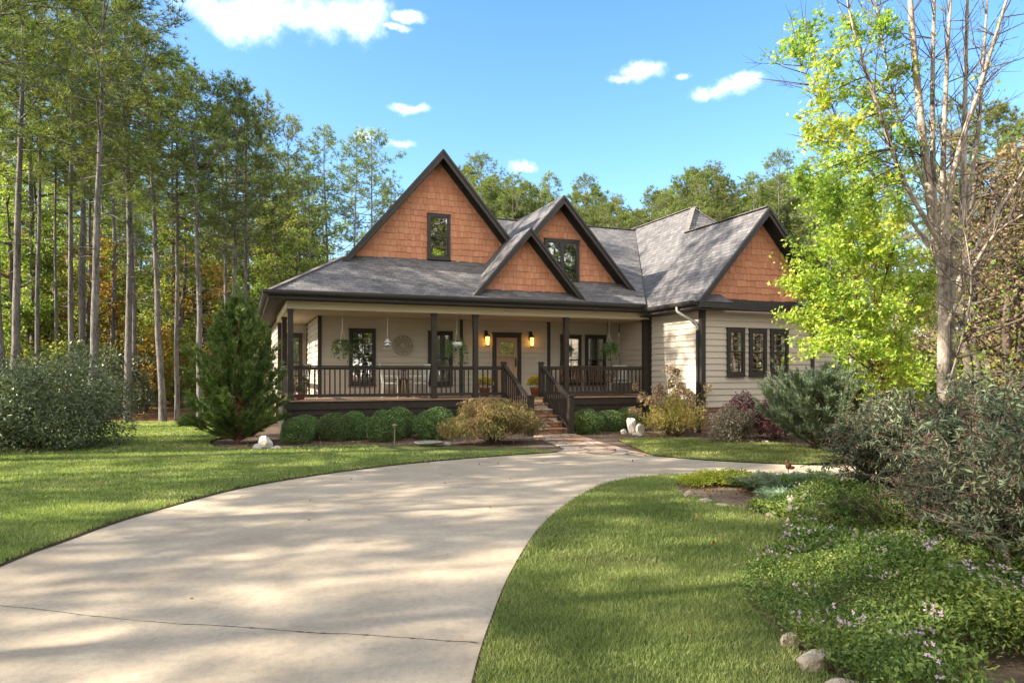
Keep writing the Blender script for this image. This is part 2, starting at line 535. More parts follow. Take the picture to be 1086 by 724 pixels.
def make_brick():
    m, nt, out = new_mat('brown foundation brick')
    uv = coords(nt, 'UV')
    br = N(nt, 'ShaderNodeTexBrick')
    br.inputs['Color1'].default_value = (0.16, 0.075, 0.05, 1)
    br.inputs['Color2'].default_value = (0.27, 0.14, 0.095, 1)
    br.inputs['Mortar'].default_value = (0.27, 0.24, 0.2, 1)
    br.inputs['Scale'].default_value = 1.0
    br.inputs['Mortar Size'].default_value = 0.008
    br.inputs['Brick Width'].default_value = 0.21
    br.inputs['Row Height'].default_value = 0.07
    nt.links.new(uv, br.inputs['Vector'])
    n2 = noise(nt, uv, 25, 4)
    c = mixc(nt, br.outputs['Color'], ramp(nt, n2, [(0.3, (0.6, 0.6, 0.6)), (0.7, (1.3, 1.3, 1.3))]), 0.7, 'MULTIPLY')
    bsdf(nt, out, c, 0.9, 0.15, 0, mth(nt, 'MULTIPLY', br.outputs['Fac'], -1.0), 0.01, 0.8)
    return m


def make_concrete():
    m, nt, out = new_mat('driveway concrete')
    g = N(nt, 'ShaderNodeNewGeometry')
    p = g.outputs['Position']
    n0 = noise(nt, p, 0.25, 4)
    n1 = noise(nt, p, 1.3, 6, 0.62)
    n2 = noise(nt, p, 16, 5, 0.7)
    n3 = noise(nt, p, 160, 3, 0.6)
    c = ramp(nt, n1, [(0.25, (0.35, 0.285, 0.21)), (0.5, (0.42, 0.35, 0.262)), (0.8, (0.48, 0.405, 0.31))])
    c = mixc(nt, c, ramp(nt, n0, [(0.3, (0.8, 0.8, 0.8)), (0.7, (1.08, 1.07, 1.05))]), 1.0, 'MULTIPLY')
    c = mixc(nt, c, ramp(nt, n2, [(0.28, (0.72, 0.71, 0.7)), (0.55, (1.03, 1.03, 1.03))]), 0.65, 'MULTIPLY')
    c = mixc(nt, c, ramp(nt, n3, [(0.3, (0.7, 0.7, 0.68)), (0.6, (1.08, 1.08, 1.08))]), 0.6, 'MULTIPLY')
    vo = N(nt, 'ShaderNodeTexVoronoi', feature='F1'); vo.inputs['Scale'].default_value = 0.8
    nt.links.new(mixc(nt, p, noise(nt, p, 2.5, 4, out='Color'), 0.35), vo.inputs['Vector'])
    c = mixc(nt, c, ramp(nt, vo.outputs['Distance'], [(0.02, (0.62, 0.58, 0.52)), (0.16, (1, 1, 1))]), 0.45, 'MULTIPLY')
    h = mth(nt, 'ADD', mth(nt, 'MULTIPLY', n3, 0.6), n2)
    bsdf(nt, out, c, 0.85, 0.2, 0, h, 0.003, 0.6)
    return m


def make_ground(name, stops, s1=0.35, s2=9.0, s3=60.0, dist=0.03):
    m, nt, out = new_mat(name)
    g = N(nt, 'ShaderNodeNewGeometry')
    p = g.outputs['Position']
    n1 = noise(nt, p, s1, 4)
    n2 = noise(nt, p, s2, 6, 0.7)
    n3 = noise(nt, p, s3, 4, 0.7)
    f = mth(nt, 'ADD', mth(nt, 'ADD', mth(nt, 'MULTIPLY', n1, 0.3), mth(nt, 'MULTIPLY', n2, 0.4)), mth(nt, 'MULTIPLY', n3, 0.3))
    k = len(stops) - 1
    c = ramp(nt, f, [(0.3 + 0.4 * i / k, s) for i, s in enumerate(stops)])
    bsdf(nt, out, c, 0.95, 0.1, 0, mth(nt, 'ADD', n2, n3), dist, 1.0)
    return m


M['ridge'] = plain('ridge shingles', (0.17, 0.158, 0.15), 0.9, 0.15, 0.35, 3, 60, 0.004)
M['shake'] = make_shakes()
M['roof'] = make_roof()
M['glass'] = make_glass()
M['flag'] = make_flag()
M['brick'] = make_brick()
M['concrete'] = make_concrete()
M['straw'] = make_ground('pine straw floor', [(0.09, 0.048, 0.025), (0.2, 0.11, 0.055), (0.33, 0.2, 0.105)])
M['mulch'] = make_ground('bark mulch', [(0.06, 0.042, 0.032), (0.13, 0.095, 0.072), (0.24, 0.19, 0.15)], 0.5, 12, 50)
M['soil'] = make_ground('leaf strewn bed soil', [(0.09, 0.065, 0.045), (0.2, 0.15, 0.105), (0.34, 0.27, 0.19)], 0.8, 14, 60)
M['turf'] = make_ground('turf under the blades', [(0.05, 0.07, 0.02), (0.10, 0.125, 0.036), (0.19, 0.18, 0.09)], 0.5, 7, 60)
M['edge'] = make_ground('dark cut soil edge', [(0.03, 0.022, 0.015), (0.07, 0.05, 0.03), (0.12, 0.09, 0.05)], 1, 12, 60)


def emit(name, col, strength):
    m, nt, out = new_mat(name)
    e = N(nt, 'ShaderNodeEmission')
    e.inputs[0].default_value = (*col, 1); e.inputs[1].default_value = strength
    nt.links.new(e.outputs[0], out.inputs['Surface'])
    return m


M['lampglow'] = emit('amber lamp glow', (1.0, 0.44, 0.07), 2.6)
M['crack'] = plain('dirt in the crack', (0.10, 0.075, 0.05), 0.95, 0.05, 0.4, 20)
# ================================================================== HOUSE
rnd = random.Random(7)
house = thing('house', 'craftsman house with orange shingled gables, grey roof and long railed front porch', 'house', (HO[0], HO[1], 0), TH)
DZ = 0.97          # deck level
CEIL = 3.38
PV = 1.92          # porch depth: plane of the front wall
PIT = 1.165
UC = 11.0          # wing's side wall
WV = -2.7          # wing's front wall
UX = lambda px, v=0.0: u_at(px, v)


def siding(name, p0, p1, z0, z1, out, ex=0.172, parent=house):
    """lap siding from p0 to p1 (u,v), boards leaning out at their lower edge; out: outward (u,v)"""
    mb = MB()
    n = max(1, round((z1 - z0) / ex)); e = (z1 - z0) / n
    ox, oy = out
    P = lambda p, k, z: (p[0] + ox * k, p[1] + oy * k, z)
    for i in range(n):
        a, b = z0 + i * e, z0 + (i + 1) * e
        mb.face([P(p0, .029, a), P(p1, .029, a), P(p1, .004, b), P(p0, .004, b)])
        mb.face([P(p0, .004, a), P(p1, .004, a), P(p1, .029, a), P(p0, .029, a)])
    mb.prism([P(p0, 0, z0), P(p1, 0, z0), P(p1, 0, z1), P(p0, 0, z1)], (-ox * .14, -oy * .14, 0))
    return mb.build(name, M['siding'], parent)


def shakes(name, v, uc, zr, pit, z0, zb=None):
    """shingled gable wall in plane v: rows of separate shakes, clipped to the rake"""
    mb = MB()
    r = random.Random(int(uc * 100))
    ex = 0.19
    z = z0
    row = 0
    while z < zr - 0.06:
        hwid = (zr - z) / pit
        u = uc - hwid - r.random() * 0.2
        while u < uc + hwid:
            w = r.uniform(0.10, 0.21)
            a, b = u + .003, u + w - .003
            zb_ = z - r.uniform(0, 0.032); zt = min(z + ex + 0.03, zr)
            la, lb = abs(a - uc), abs(b - uc)
            top = min(zt, zr - pit * max(la, lb) + 0.06)
            if top > zb_ + 0.03:
                t = r.uniform(.02, .03)
                P = [(a, v - t, zb_), (b, v - t, zb_ + r.uniform(-.006, .006)), (b, v, zb_), (a, v, zb_), (a, v - .006, top), (b, v - .006, top), (b, v + .002, top), (a, v + .002, top)]
                mb.hexa(P)
            u += w
        z += ex; row += 1
    zb = z0 - .3 if zb is None else zb
    h = (zr - zb) / pit
    mb.prism([(uc - h, v + .004, zb), (uc + h, v + .004, zb), (uc, v + .004, zr)], (0, .12, 0))
    return mb.build(name, M['shake'], house)


def slab(name, poly, t=0.11):
    """roof plane: shingled top with uv along the slope, dark edges and underside"""
    mb = MB()
    a, b, c = (Vector(poly[k]) for k in (0, 1, 2))
    n = Vector((0, 0, 0))
    for k in range(len(poly)):
        p, q = Vector(poly[k]), Vector(poly[(k + 1) % len(poly)])
        n += p.cross(q)
    n.normalize()
    if n.z < 0:
        n = -n; poly = poly[::-1]
    h = Vector((0, 0, 1)).cross(n).normalized()
    s = n.cross(h)
    uv = [(Vector(p).dot(h), Vector(p).dot(s)) for p in poly]
    mb.face(poly, 0, uv)
    low = [(p[0], p[1], p[2] - t) for p in poly]
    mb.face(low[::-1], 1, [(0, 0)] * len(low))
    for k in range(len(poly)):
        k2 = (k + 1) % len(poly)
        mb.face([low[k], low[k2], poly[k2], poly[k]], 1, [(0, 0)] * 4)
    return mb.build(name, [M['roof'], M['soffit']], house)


EZ = 3.80
mz = lambda v: EZ + .6 * (v + .4)          # the long front slope
RV = 5.8
RZ = mz(RV)
# ---- long hip roof over porch and house
slab('main_roof', [(-.5, -.4, EZ), (10.6, -.4, EZ), (13.9, RV, RZ), (5.7, RV, RZ)])
slab('main_roof', [(-.5, -.4, EZ), (5.7, RV, RZ), (-.5, 12.0, EZ)])
slab('main_roof', [(5.7, RV + .002, RZ), (13.9, RV + .002, RZ), (17.6, 12.0, EZ), (-.5, 12.0, EZ)])

WZ, WR, WU, WE = 3.68, 6.46, 13.0, 10.6     # wing eave, ridge height, ridge u, eave u
pw = (WR - WZ) / (WU - WE)
AU, AV = 14.0, 1.95
AZ = WR + pw * (AU - WU)
vj = AV - (AU - WU)
EVv = AV - (AZ - WZ) / pw
slab('wing_roof', [(WE, -3.1, WZ), (WU, -3.1, WR), (WU, vj, WR), (AU, AV, AZ), (AU, 9, AZ), (WE, 9, WZ)])
slab('wing_roof', [(WU, -3.1, WR), (15.4, -3.1, WZ), (15.4, EVv, WZ), (WU, vj, WR)])
slab('wing_roof', [(AU, AV, AZ), (WU, vj, WR), (15.4, EVv, WZ), (18.1, EVv, WZ)])
slab('wing_roof', [(AU, AV, AZ), (18.1, EVv, WZ), (18.1, 9, WZ), (AU, 9, AZ)])
# ridge caps
for a, b in (((5.7, RV, RZ), (13.9, RV, RZ)), ((WU, -3.1, WR), (WU, vj, WR)), ((AU, AV, AZ), (AU, 9, AZ)), ((WU, vj, WR), (AU, AV, AZ)), ((AU, AV, AZ), (18.1, EVv, WZ)), ((-.5, -.4, EZ), (1.7, 1.8, EZ + 1.32))):
    mb = MB(); a, b = Vector(a), Vector(b)
    n = max(2, int((b - a).length / .2))
    for i in range(n):
        p, q = a.lerp(b, i / n), a.lerp(b, (i + 1.15) / n)
        mb.bar(p + Vector((0, 0, .012)), q + Vector((0, 0, .004)), .17, .018)
    mb.build('ridge_cap', M['ridge'], house)


def gable(uc, zr, rv, wv, back, wl, wr, zbase, pit=PIT, rake_w=.2, zb=None, over=0):
    """cross gable: two slopes, shingled end wall, rake boards"""
    L_ = [(uc - wl, rv, zr - pit * wl), (uc, rv, zr), (uc, back, zr), (uc - wl, back, zr - pit * wl)]
    R_ = [(uc, rv, zr), (uc + wr, rv, zr - pit * wr), (uc + wr, back, zr - pit * wr), (uc, back, zr)]
    slab('gable_roof', L_); slab('gable_roof', R_)
    shakes('gable_wall', wv, uc, zr - .13, pit, zbase, zb)
    for s, w in ((-1, wl), (1, wr)):
        mb = MB()
        for (off, hgt, th, y0) in ((.012, rake_w, .04, rv - .035), (.012, .085, .03, rv - .062)):
            z0 = zr - off
            mb.prism([(uc, y0, z0), (uc + s * w, y0, z0 - pit * w), (uc + s * w, y0, z0 - pit * w - hgt), (uc, y0, z0 - hgt * 1.15)], (0, th, 0))
        # frieze against the wall
        zf = zr - .12
        w2 = min(w, (zr - .13 - zbase) / pit + .15)
        mb.prism([(uc, wv - .045, zf), (uc + s * w2, wv - .045, zf - pit * w2), (uc + s * w2, wv - .045, zf - pit * w2 - .17), (uc, wv - .045, zf - .2)], (0, .06, 0))
        mb.build('rake_board', M['trim'], house)


gable(4.62, 8.53, 1.5, PV, 9.0, 3.1, 3.0, 5.2, 1.18, .24)
gable(8.24, 7.22, .55, .95, 5.6, 2.62, 2.6, 4.64, 1.13, .22)
gable(6.815, 5.97, -.2, .15, 3.4, 1.78, 1.84, 4.15, 1.165, .2)
# wing gable wall + rakes (its roof is above)
shakes('gable_wall', WV, WU, WR - .13, pw, 3.82, 3.5)
for s, w in ((-1, WU - WE), (1, 2.4)):
    mb = MB()
    for (off, hgt, th, y0) in ((.012, .22, .04, -3.135), (.012, .09, .03, -3.162)):
        z0 = WR - off
        mb.prism([(WU, y0, z0), (WU + s * w, y0, z0 - pw * w), (WU + s * w, y0, z0 - pw * w - hgt), (WU, y0, z0 - hgt * 1.15)], (0, th, 0))
    zf = WR - .12; w2 = 2.25
    mb.prism([(WU, WV - .045, zf), (WU + s * w2, WV - .045, zf - pw * w2), (WU + s * w2, WV - .045, zf - pw * w2 - .16), (WU, WV - .045, zf - .2)], (0, .06, 0))
    mb.build('rake_board', M['trim'], house)
mb = MB()
mb.box(UC - .05, WV - .055, 3.52, 15.0, WV - .001, 3.79)
mb.build('frieze_board', M['trim'], house)
# little eave returns at the wing's gable feet
for s, u0 in ((1, 10.6), (-1, 15.4)):
    mb = MB()
    u1 = u0 + s * 1.15
    mb.box(u0, -3.12, 3.5, u1, WV - .06, 3.66, 1)
    mb.face([(u0, -3.14, 3.665), (u1, -3.14, 3.665), (u1 - s * .15, WV - .05, 3.92), (u0, WV - .05, 3.92)], 0, [(0, 0), (1.15, 0), (1.1, .5), (0, .5)])
    mb.face([(u1, -3.14, 3.665), (u1, WV - .05, 3.665), (u1 - s * .15, WV - .05, 3.92)], 0, [(0, 0), (.4, 0), (.2, .4)])
    mb.build('eave_return', [M['roof'], M['trim']], house)

# ---- fascia, gutters, downspout, soffits
mb = MB()
mb.box(-.48, -.40, 3.60, 10.58, -.36, 3.785)
mb.box(-.50, -.36, 3.60, -.46, 12.0, 3.785)
mb.box(10.56, -3.1, 3.47, 10.60, -.4, 3.665)
mb.box(15.45, EVv - .03, 3.47, 18.1, EVv, 3.665)
mb.build('fascia_board', M['trim'], house)
mb = MB()


def gutter(a, b, out):
    a, b = Vector(a), Vector(b); o = Vector(out)
    prof = [(0, 0), (.09, 0), (.115, .05), (.115, .115), (.10, .115), (.085, .02), (0, .02)]
    mb.prism([a + o * x + Vector((0, 0, z)) for x, z in prof], b - a)


gutter((-.62, -.41, 3.70), (10.56, -.41, 3.70), (0, -1, 0))
gutter((-.51, -.40, 3.70), (-.51, 12, 3.70), (-1, 0, 0))
gutter((10.555, -3.1, 3.575), (10.555, -.55, 3.575), (-1, 0, 0))
mb.build('gutter', M['trim'], house)
mb = MB()
mb.box(-.46, -.36, 3.585, 10.56, -.0, 3.605)
mb.box(-.46, 0, 3.585, .12, 12, 3.605)
mb.box(10.60, -3.1, 3.45, 11.0, .0, 3.47)
mb.box(11.0, -3.1, 3.47, 15.4, -2.76, 3.49)
mb.box(15.1, EVv, 3.45, 18.1, -1.0, 3.47)
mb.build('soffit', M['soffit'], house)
mb = MB()
dv = -2.22
mb.tube([(10.5, dv, 3.60), (10.5, dv, 3.46), (10.56, dv - .12, 3.36), (10.90, WV + .15, 3.12), (10.93, WV + .09, 2.98), (10.93, WV + .09, 2.86)], .042, 8)
d = mb.build('downspout', M['spout'], house, True)
mb = MB()
mb.box(10.885, WV + .045, .12, 10.965, WV + .125, 2.9)
mb.bar((10.925, WV + .08, .14), (10.80, WV - .15, .06), .07, .06)
mb.build('pipe', M['trim'], d)

# ---- porch beam, ceiling, posts
mb = MB()
mb.box(-.03, -.02, CEIL, UC - .02, .16, 3.585)
mb.box(-.03, .16, CEIL, .15, 5.8, 3.585)
mb.build('porch_beam', M['beam'], house)
mb = MB()
mb.box(.15, .16, CEIL - .015, UC - .03, PV - .03, CEIL + .01)
mb.box(.15, PV - .03, CEIL - .015, .94, 5.75, CEIL + .01)
mb.build('porch_ceiling', M['ceil'], house)


def post(u, v=.07, s=.14, z0=DZ, z1=CEIL):
    mb = MB()
    mb.box(u - s / 2, v - s / 2, z0, u + s / 2, v + s / 2, z1)
    mb.box(u - s / 2 - .015, v - s / 2 - .015, z0 + .001, u + s / 2 + .015, v + s / 2 + .015, z0 + .12)
    mb.box(u - s / 2 - .012, v - s / 2 - .012, z1 - .09, u + s / 2 + .012, v + s / 2 + .012, z1 - .002)
    return mb.build('porch_post', M['rail'], house, bevel=.006)


PU = [.07, UX(461), UX(505), UX(601.5)]
for u in PU:
    post(u)
post(UC - .12, .07, .19)
post(.07, 3.0); post(.07, 5.7)

# ---- deck and skirt
mb = MB()
y = -.13
while y < PV:
    mb.box(.0 if y < 0 else -.13, y, DZ - .035, UC - .01, y + .134, DZ)
    y += .14
y = PV + .01
while y < 5.8:
    mb.box(-.13, y, DZ - .035, .97, y + .134, DZ); y += .14
mb.build('deck', M['deck'], house)
mb = MB()
S0, S1 = UX(535) - .02, UX(574.5) + .02     # stair opening
for a, b in ((-.1, S0), (S1, UC - .02)):
    mb.box(a, -.085, DZ - .25, b, -.045, DZ - .04)
    mb.box(a, -.03, .02, b, .0, DZ - .26)
    for zz in (.17, .37, .57):
        mb.box(a, -.05, zz, b, -.034, zz + .15)
mb.box(-.10, -.05, DZ - .25, -.06, 5.8, DZ - .04)
mb.box(-.06, .0, .02, -.03, 5.8, DZ - .26)
mb.build('deck_skirt', M['rail'], house)

# ---- walls
siding('wall', (.98, PV), (UC - .06, PV), DZ, CEIL, (0, -1))
siding('wall', (.98, 5.8), (.98, PV), DZ, CEIL, (-1, 0))
siding('wall', (.04, 5.8), (.98, 5.8), DZ, CEIL, (0, -1))
siding('wall', (.04, 11.9), (.04, 5.8), .5, 3.6, (-1, 0))
siding('wall', (UC, PV), (UC, WV), .72, 3.5, (-1, 0))
siding('wall', (UC, WV), (15.0, WV), .72, 3.53, (0, -1))
siding('wall', (15.0, WV), (15.0, -1.05), .72, 3.6, (1, 0))
siding('wall', (15.0, -1.05), (17.8, -1.05), .72, 3.6, (0, -1))
siding('wall', (17.8, -1.05), (17.8, 9.0), .72, 3.6, (1, 0))
siding('wall', (17.8, 9.0), (17.0, 11.7), .72, 3.6, (1, 0))
siding('wall', (17.0, 11.8), (.04, 11.8), .5, 3.7, (0, 1))
# foundation


def fnd(a, b, out, z1=.72):
    mb = MB(); n = math.hypot(b[0] - a[0], b[1] - a[1])
    mb.face([(a[0] + out[0] * .0, a[1] + out[1] * .0, -.05), (b[0], b[1], -.05), (b[0], b[1], z1), (a[0], a[1], z1)], 0, [(0, 0), (n, 0), (n, z1), (0, z1)])
    mb.build('foundation', M['brick'], house)


fnd((UC, PV), (UC, WV), (-1, 0)); fnd((UC, WV), (15, WV), (0, -1)); fnd((15, WV), (15, -1.05), (1, 0)); fnd((15, -1.05), (17.8, -1.05), (0, -1)); fnd((17.8, -1.05), (17.8, 11.7), (1, 0)); fnd((.04, 11.9), (.04, 5.8), (-1, 0), .5)
# corner trims
mb = MB()



TR = [(.955, 1.055, PV - .045, PV - .001, DZ, CEIL), (.952, .979, PV - .03, PV + .10, DZ, CEIL),
      (.945, .979, 5.68, 5.78, DZ, CEIL), (UX(487.4, PV), UX(490.6, PV), PV - .045, PV - .001, DZ, CEIL), (UX(580, PV), UX(583.2, PV), PV - .045, PV - .001, DZ, CEIL),
      (UC - .045, UC + .10, WV - .045, WV - .001, .7, 3.52), (UC - .045, UC - .001, WV - .028, WV + .10, .7, 3.46),
      (UC - .045, UC - .001, -.12, .13, .7, 3.46),
      (14.9, 15.03, WV - .045, WV - .001, .7, 3.52), (15.001, 15.045, WV, WV + .1, .7, 3.5),
      (17.68, 17.83, -1.095, -1.051, .7, 3.6), (17.801, 17.845, -1.05, -.95, .7, 3.6)]
for a, b, c, d_, e, f in TR:
    mb = MB(); mb.box(a, c, e, b, d_, f); mb.build('corner_trim', M['trim'], house)


# ---- windows
def window(uc, v, z0, z1, w, cols=1, curtain=None, grille=0, axis='front', cas=.075):
    """casing with sashes; facade plane at v, looking towards -v"""
    T = Matrix.Translation((uc, v - .034, 0)) if axis == 'front' else Matrix.Translation((uc, v, 0)) @ Matrix.Rotation(-math.pi / 2, 4, 'Z')
    hw_ = w / 2
    mb = MB(T)
    for a, b, c, d_ in ((-hw_, -hw_ + cas, z0, z1), (hw_ - cas, hw_, z0, z1), (-hw_ + cas, hw_ - cas, z1 - cas, z1), (-hw_ + cas, hw_ - cas, z0, z0 + cas * .9)):
        mb.box(a, -.055, c, b, .03, d_)
    mb.box(-hw_ - .02, -.075, z0 - .035, hw_ + .02, .03, z0)          # sill
    mb.box(-hw_ - .015, -.065, z1, hw_ + .015, .03, z1 + .03)
    iw = (w - 2 * cas - (cols - 1) * .07) / cols
    for c in range(1, cols):
        x = -hw_ + cas + c * (iw + .07) - .07
        mb.box(x, -.05, z0 + cas, x + .07, .03, z1 - cas)
    win = mb.build('window', M['trim'], house, bevel=.004)
    mb = MB(T); mb.box(-hw_ + .02, .012, z0 + .02, hw_ - .02, .03, z1 - .02); mb.build('reveal', M['inside'], win)  # flat panel on the wall, the room's darkness painted into its colour
    for c in range(cols):
        x0 = -hw_ + cas + c * (iw + .07); x1 = x0 + iw
        zm = (z0 + z1) / 2
        for k, (a, b, yo) in enumerate(((z0 + cas * .9, zm + .015, -.012), (zm - .015, z1 - cas, -.028))):
            f = .035
            mb = MB(T)
            mb.box(x0, yo - .012, a, x0 + f, yo + .012, b); mb.box(x1 - f, yo - .012, a, x1, yo + .012, b)
            mb.box(x0 + f, yo - .012, a, x1 - f, yo + .012, a + f); mb.box(x0 + f, yo - .012, b - f, x1 - f, yo + .012, b)
            if k == 1 or grille == 2:
                for g in range(1, grille + 1 if grille < 2 else 2):
                    xg = x0 + (x1 - x0) * g / 2
                    mb.box(xg - .009, yo - .010, a + f, xg + .009, yo + .006, b - f)
            mb.build('sash', M['trim'], win)
            mb = MB(T); mb.box(x0 + f, yo - .003, a + f, x1 - f, yo + .001, b - f); mb.build('pane', M['glass'], win)
        if curtain:
            a, b = (z0 + cas, z1 - cas) if curtain == 'full' else (zm, z1 - cas)
            mb = MB(T); n = 24
            for i in range(n):
                xa, xb = x0 + (x1 - x0) * i / n, x0 + (x1 - x0) * (i + 1) / n
                if curtain == 'side' and .3 < (i + .5) / n < .7:
                    continue
                ya, yb = .004 + .004 * math.sin(i * 2.1), .004 + .004 * math.sin((i + 1) * 2.1)
                mb.face([(xa, ya, a), (xb, yb, a), (xb, yb, b), (xa, ya, b)])
            mb.build('curtain', M['curtain'], win)
    return win


def fwin(x0, x1, y0, y1, v, **kw):
    a, b = u_at(x0, v), u_at(x1, v)
    uc = (a + b) / 2
    return window(uc, v, z_at(y1, uc, v), z_at(y0, uc, v), b - a, **kw)


fwin(370, 398, 349.5, 408, PV, grille=1)
fwin(453.7, 479.5, 352, 408, PV, curtain='full', grille=1)
fwin(594, 615.6, 356, 407, PV, curtain='half', grille=2)
fwin(620, 641.6, 356, 407, PV, curtain='half', grille=2)
fwin(770, 788.4, 348.5, 398, WV, curtain='side', grille=0, cas=.085)
fwin(793.5, 811.5, 349.5, 398, WV, curtain='side', grille=0, cas=.085)
fwin(816, 834.4, 350, 398, WV, curtain='side', grille=0, cas=.085)
fwin(453, 477, 228, 275, PV)
fwin(577, 613.4, 255, 301, .95, cols=2, grille=1)
window(.5, 5.8, DZ + .1, DZ + 2.05, .62, curtain='full', cas=.09)

# ---- front door
u0, u1 = UX(522, PV), UX(552, PV)
zt = z_at(354, (u0 + u1) / 2, PV)
c = .12
mb = MB()
yv = PV - .034
mb.box(u0, yv - .05, DZ, u0 + c, yv + .03, zt); mb.box(u1 - c, yv - .05, DZ, u1, yv + .03, zt); mb.box(u0 + c, yv - .05, zt - c, u1 - c, yv + .03, zt)
mb.box(u0 - .03, yv - .07, zt, u1 + .03, yv + .03, zt + .04)
mb.build('door_frame', M['trim'], house, bevel=.004)
mb = MB()
a, b = u0 + c + .004, u1 - c - .004
zd = zt - c - .005
yy = yv - .012
g0, g1 = zd - .56, zd - .14
mb.box(a, yy, DZ + .02, a + .13, yy + .04, zd); mb.box(b - .13, yy, DZ + .02, b, yy + .04, zd)
mb.box(a + .13, yy, zd - .13, b - .13, yy + .04, zd); mb.box(a + .13, yy, g0 - .12, b - .13, yy + .04, g0 - .0)
mb.box(a + .13, yy, DZ + .02, b - .13, yy + .04, DZ + .26)
mm = (a + b) / 2
mb.box(mm - .05, yy, DZ + .26, mm + .05, yy + .04, g0 - .12)
mb.box(a + .13, yy + .016, DZ + .26, b - .13, yy + .03, g0 - .12)
for k in (1, 2):
    x = a + .13 + (b - a - .26) * k / 3
    mb.box(x - .018, yy, g0, x + .018, yy + .04, zd - .13)
mb.box(a + .08, yy - .05, g0 - .045, b - .08, yy, g0 - .005)        # craftsman shelf
for k in range(6):
    x = a + .12 + (b - a - .24 - .04) * k / 5
    mb.box(x, yy - .035, g0 - .085, x + .04, yy, g0 - .046)
door = mb.build('front_door', M['door'], house, bevel=.003)
for k in range(3):
    x0 = a + .13 + (b - a - .26) * k / 3; x1 = a + .13 + (b - a - .26) * (k + 1) / 3
    mb = MB(); mb.box(x0 + .017, yy + .012, g0, x1 - .017, yy + .02, zd - .13); mb.build('pane', M['glass'], door)
mb = MB(); mb.box(a + .1, yy + .0405, g0 - .05, b - .1, yy + .05, zd - .1); mb.build('backing', M['inside'], door)
mb = MB(); mb.box(b - .085, yy - .02, DZ + .92, b - .045, yy - .001, DZ + 1.22); mb.tube([(b - .065, yy - .02, DZ + .95), (b - .065, yy - .06, DZ + .97), (b - .065, yy - .06, DZ + 1.13), (b - .065, yy - .02, DZ + 1.15)], .012, 6)
mb.build('handle', M['brass'], door)


# ---- wall lanterns beside the door
def lantern(px, py):
    u = UX(px, PV); z = z_at(py, u, PV); v = PV - .034
    mb = MB()
    mb.box(u - .05, v - .02, z + .05, u + .05, v, z + .33)
    mb.tube([(u, v - .02, z + .27), (u, v - .08, z + .33), (u, v - .14, z + .30), (u, v - .15, z + .22)], .012, 6)
    c0 = (u, v - .15, z)
    mb.lathe([(.012, .24), (.03, .21), (.095, .15), (.10, .135), (.07, .13)], c0, 8)
    mb.lathe([(.06, -.17), (.07, -.155), (.07, -.135), (.02, -.13)], c0, 8)
    for k in range(4):
        an = math.pi / 4 + k * math.pi / 2
        mb.bar((u + .062 * math.cos(an), v - .15 + .062 * math.sin(an), z - .14), (u + .085 * math.cos(an), v - .15 + .085 * math.sin(an), z + .14), .012, .012)
    o = mb.build('wall_lantern', M['iron'], house)
    mb = MB(); mb.lathe([(.045, -.125), (.05, -.10), (.062, .12), (.05, .125)], c0, 8)
    mb.build('glass', M['lampglow'], o, True)


lantern(515, 361.5); lantern(562, 362.5)

# ---- railings
RT = DZ + .92


def railing(a, b, zb0=DZ, zb1=DZ):
    """a,b (u,v): top and bottom rails with square balusters between; slopes when zb0 != zb1"""
    mb = MB()
    A, B = Vector((a[0], a[1], zb0)), Vector((b[0], b[1], zb1))
    ln = (Vector(a) - Vector(b)).length
    up = Vector((0, 0, 1))
    mb.bar(A + up * .905, B + up * .905, .115, .035); mb.bar(A + up * .845, B + up * .845, .04, .075)
    mb.bar(A + up * .115, B + up * .115, .045, .08)
    n = max(2, round(ln / .135))
    for i in range(1, n):
        p = A.lerp(B, i / n)
        mb.box(p.x - .018, p.y - .018, p.z + .14, p.x + .018, p.y + .018, p.z + .83)
    return mb.build('railing', M['rail'], house)


def newel(u, v, z0, z1, s=.125):
    mb = MB()
    mb.box(u - s / 2, v - s / 2, z0, u + s / 2, v + s / 2, z1)
    mb.box(u - s / 2 - .025, v - s / 2 - .025, z1, u + s / 2 + .025, v + s / 2 + .025, z1 + .03)
    mb.prism([(u - s / 2, v - s / 2, z1 + .03), (u + s / 2, v - s / 2, z1 + .03), (u + s / 2, v + s / 2, z1 + .03), (u - s / 2, v + s / 2, z1 + .03)], (0, 0, .025))
    return mb.build('newel_post', M['rail'], house, bevel=.006)


US, UE = UX(535), UX(574.5)
rv_ = .05
railing((PU[0] + .08, rv_), (PU[1] - .08, rv_)); railing((PU[1] + .08, rv_), (PU[2] - .08, rv_)); railing((PU[2] + .08, rv_), (US - .07, rv_))
railing((UE + .07, rv_), (PU[3] - .08, rv_)); railing((PU[3] + .08, rv_), (UC - .22, rv_))
railing((.05, .16), (.05, 2.92)); railing((.05, 3.08), (.05, 5.62))
um = (PU[1] + PU[0]) / 2
newel(US, rv_, DZ, RT + .08); newel(UE, rv_, DZ, RT + .08)
SV = -1.78
LB, RB = (US + .1, SV), (UE + .1, SV)
newel(*LB, 0, 1.04, .15); newel(*RB, 0, 1.04, .15)
railing((US, -.03), (LB[0], LB[1] + .08), DZ + .02, .07); railing((UE, -.03), (RB[0], RB[1] + .08), DZ + .02, .07)

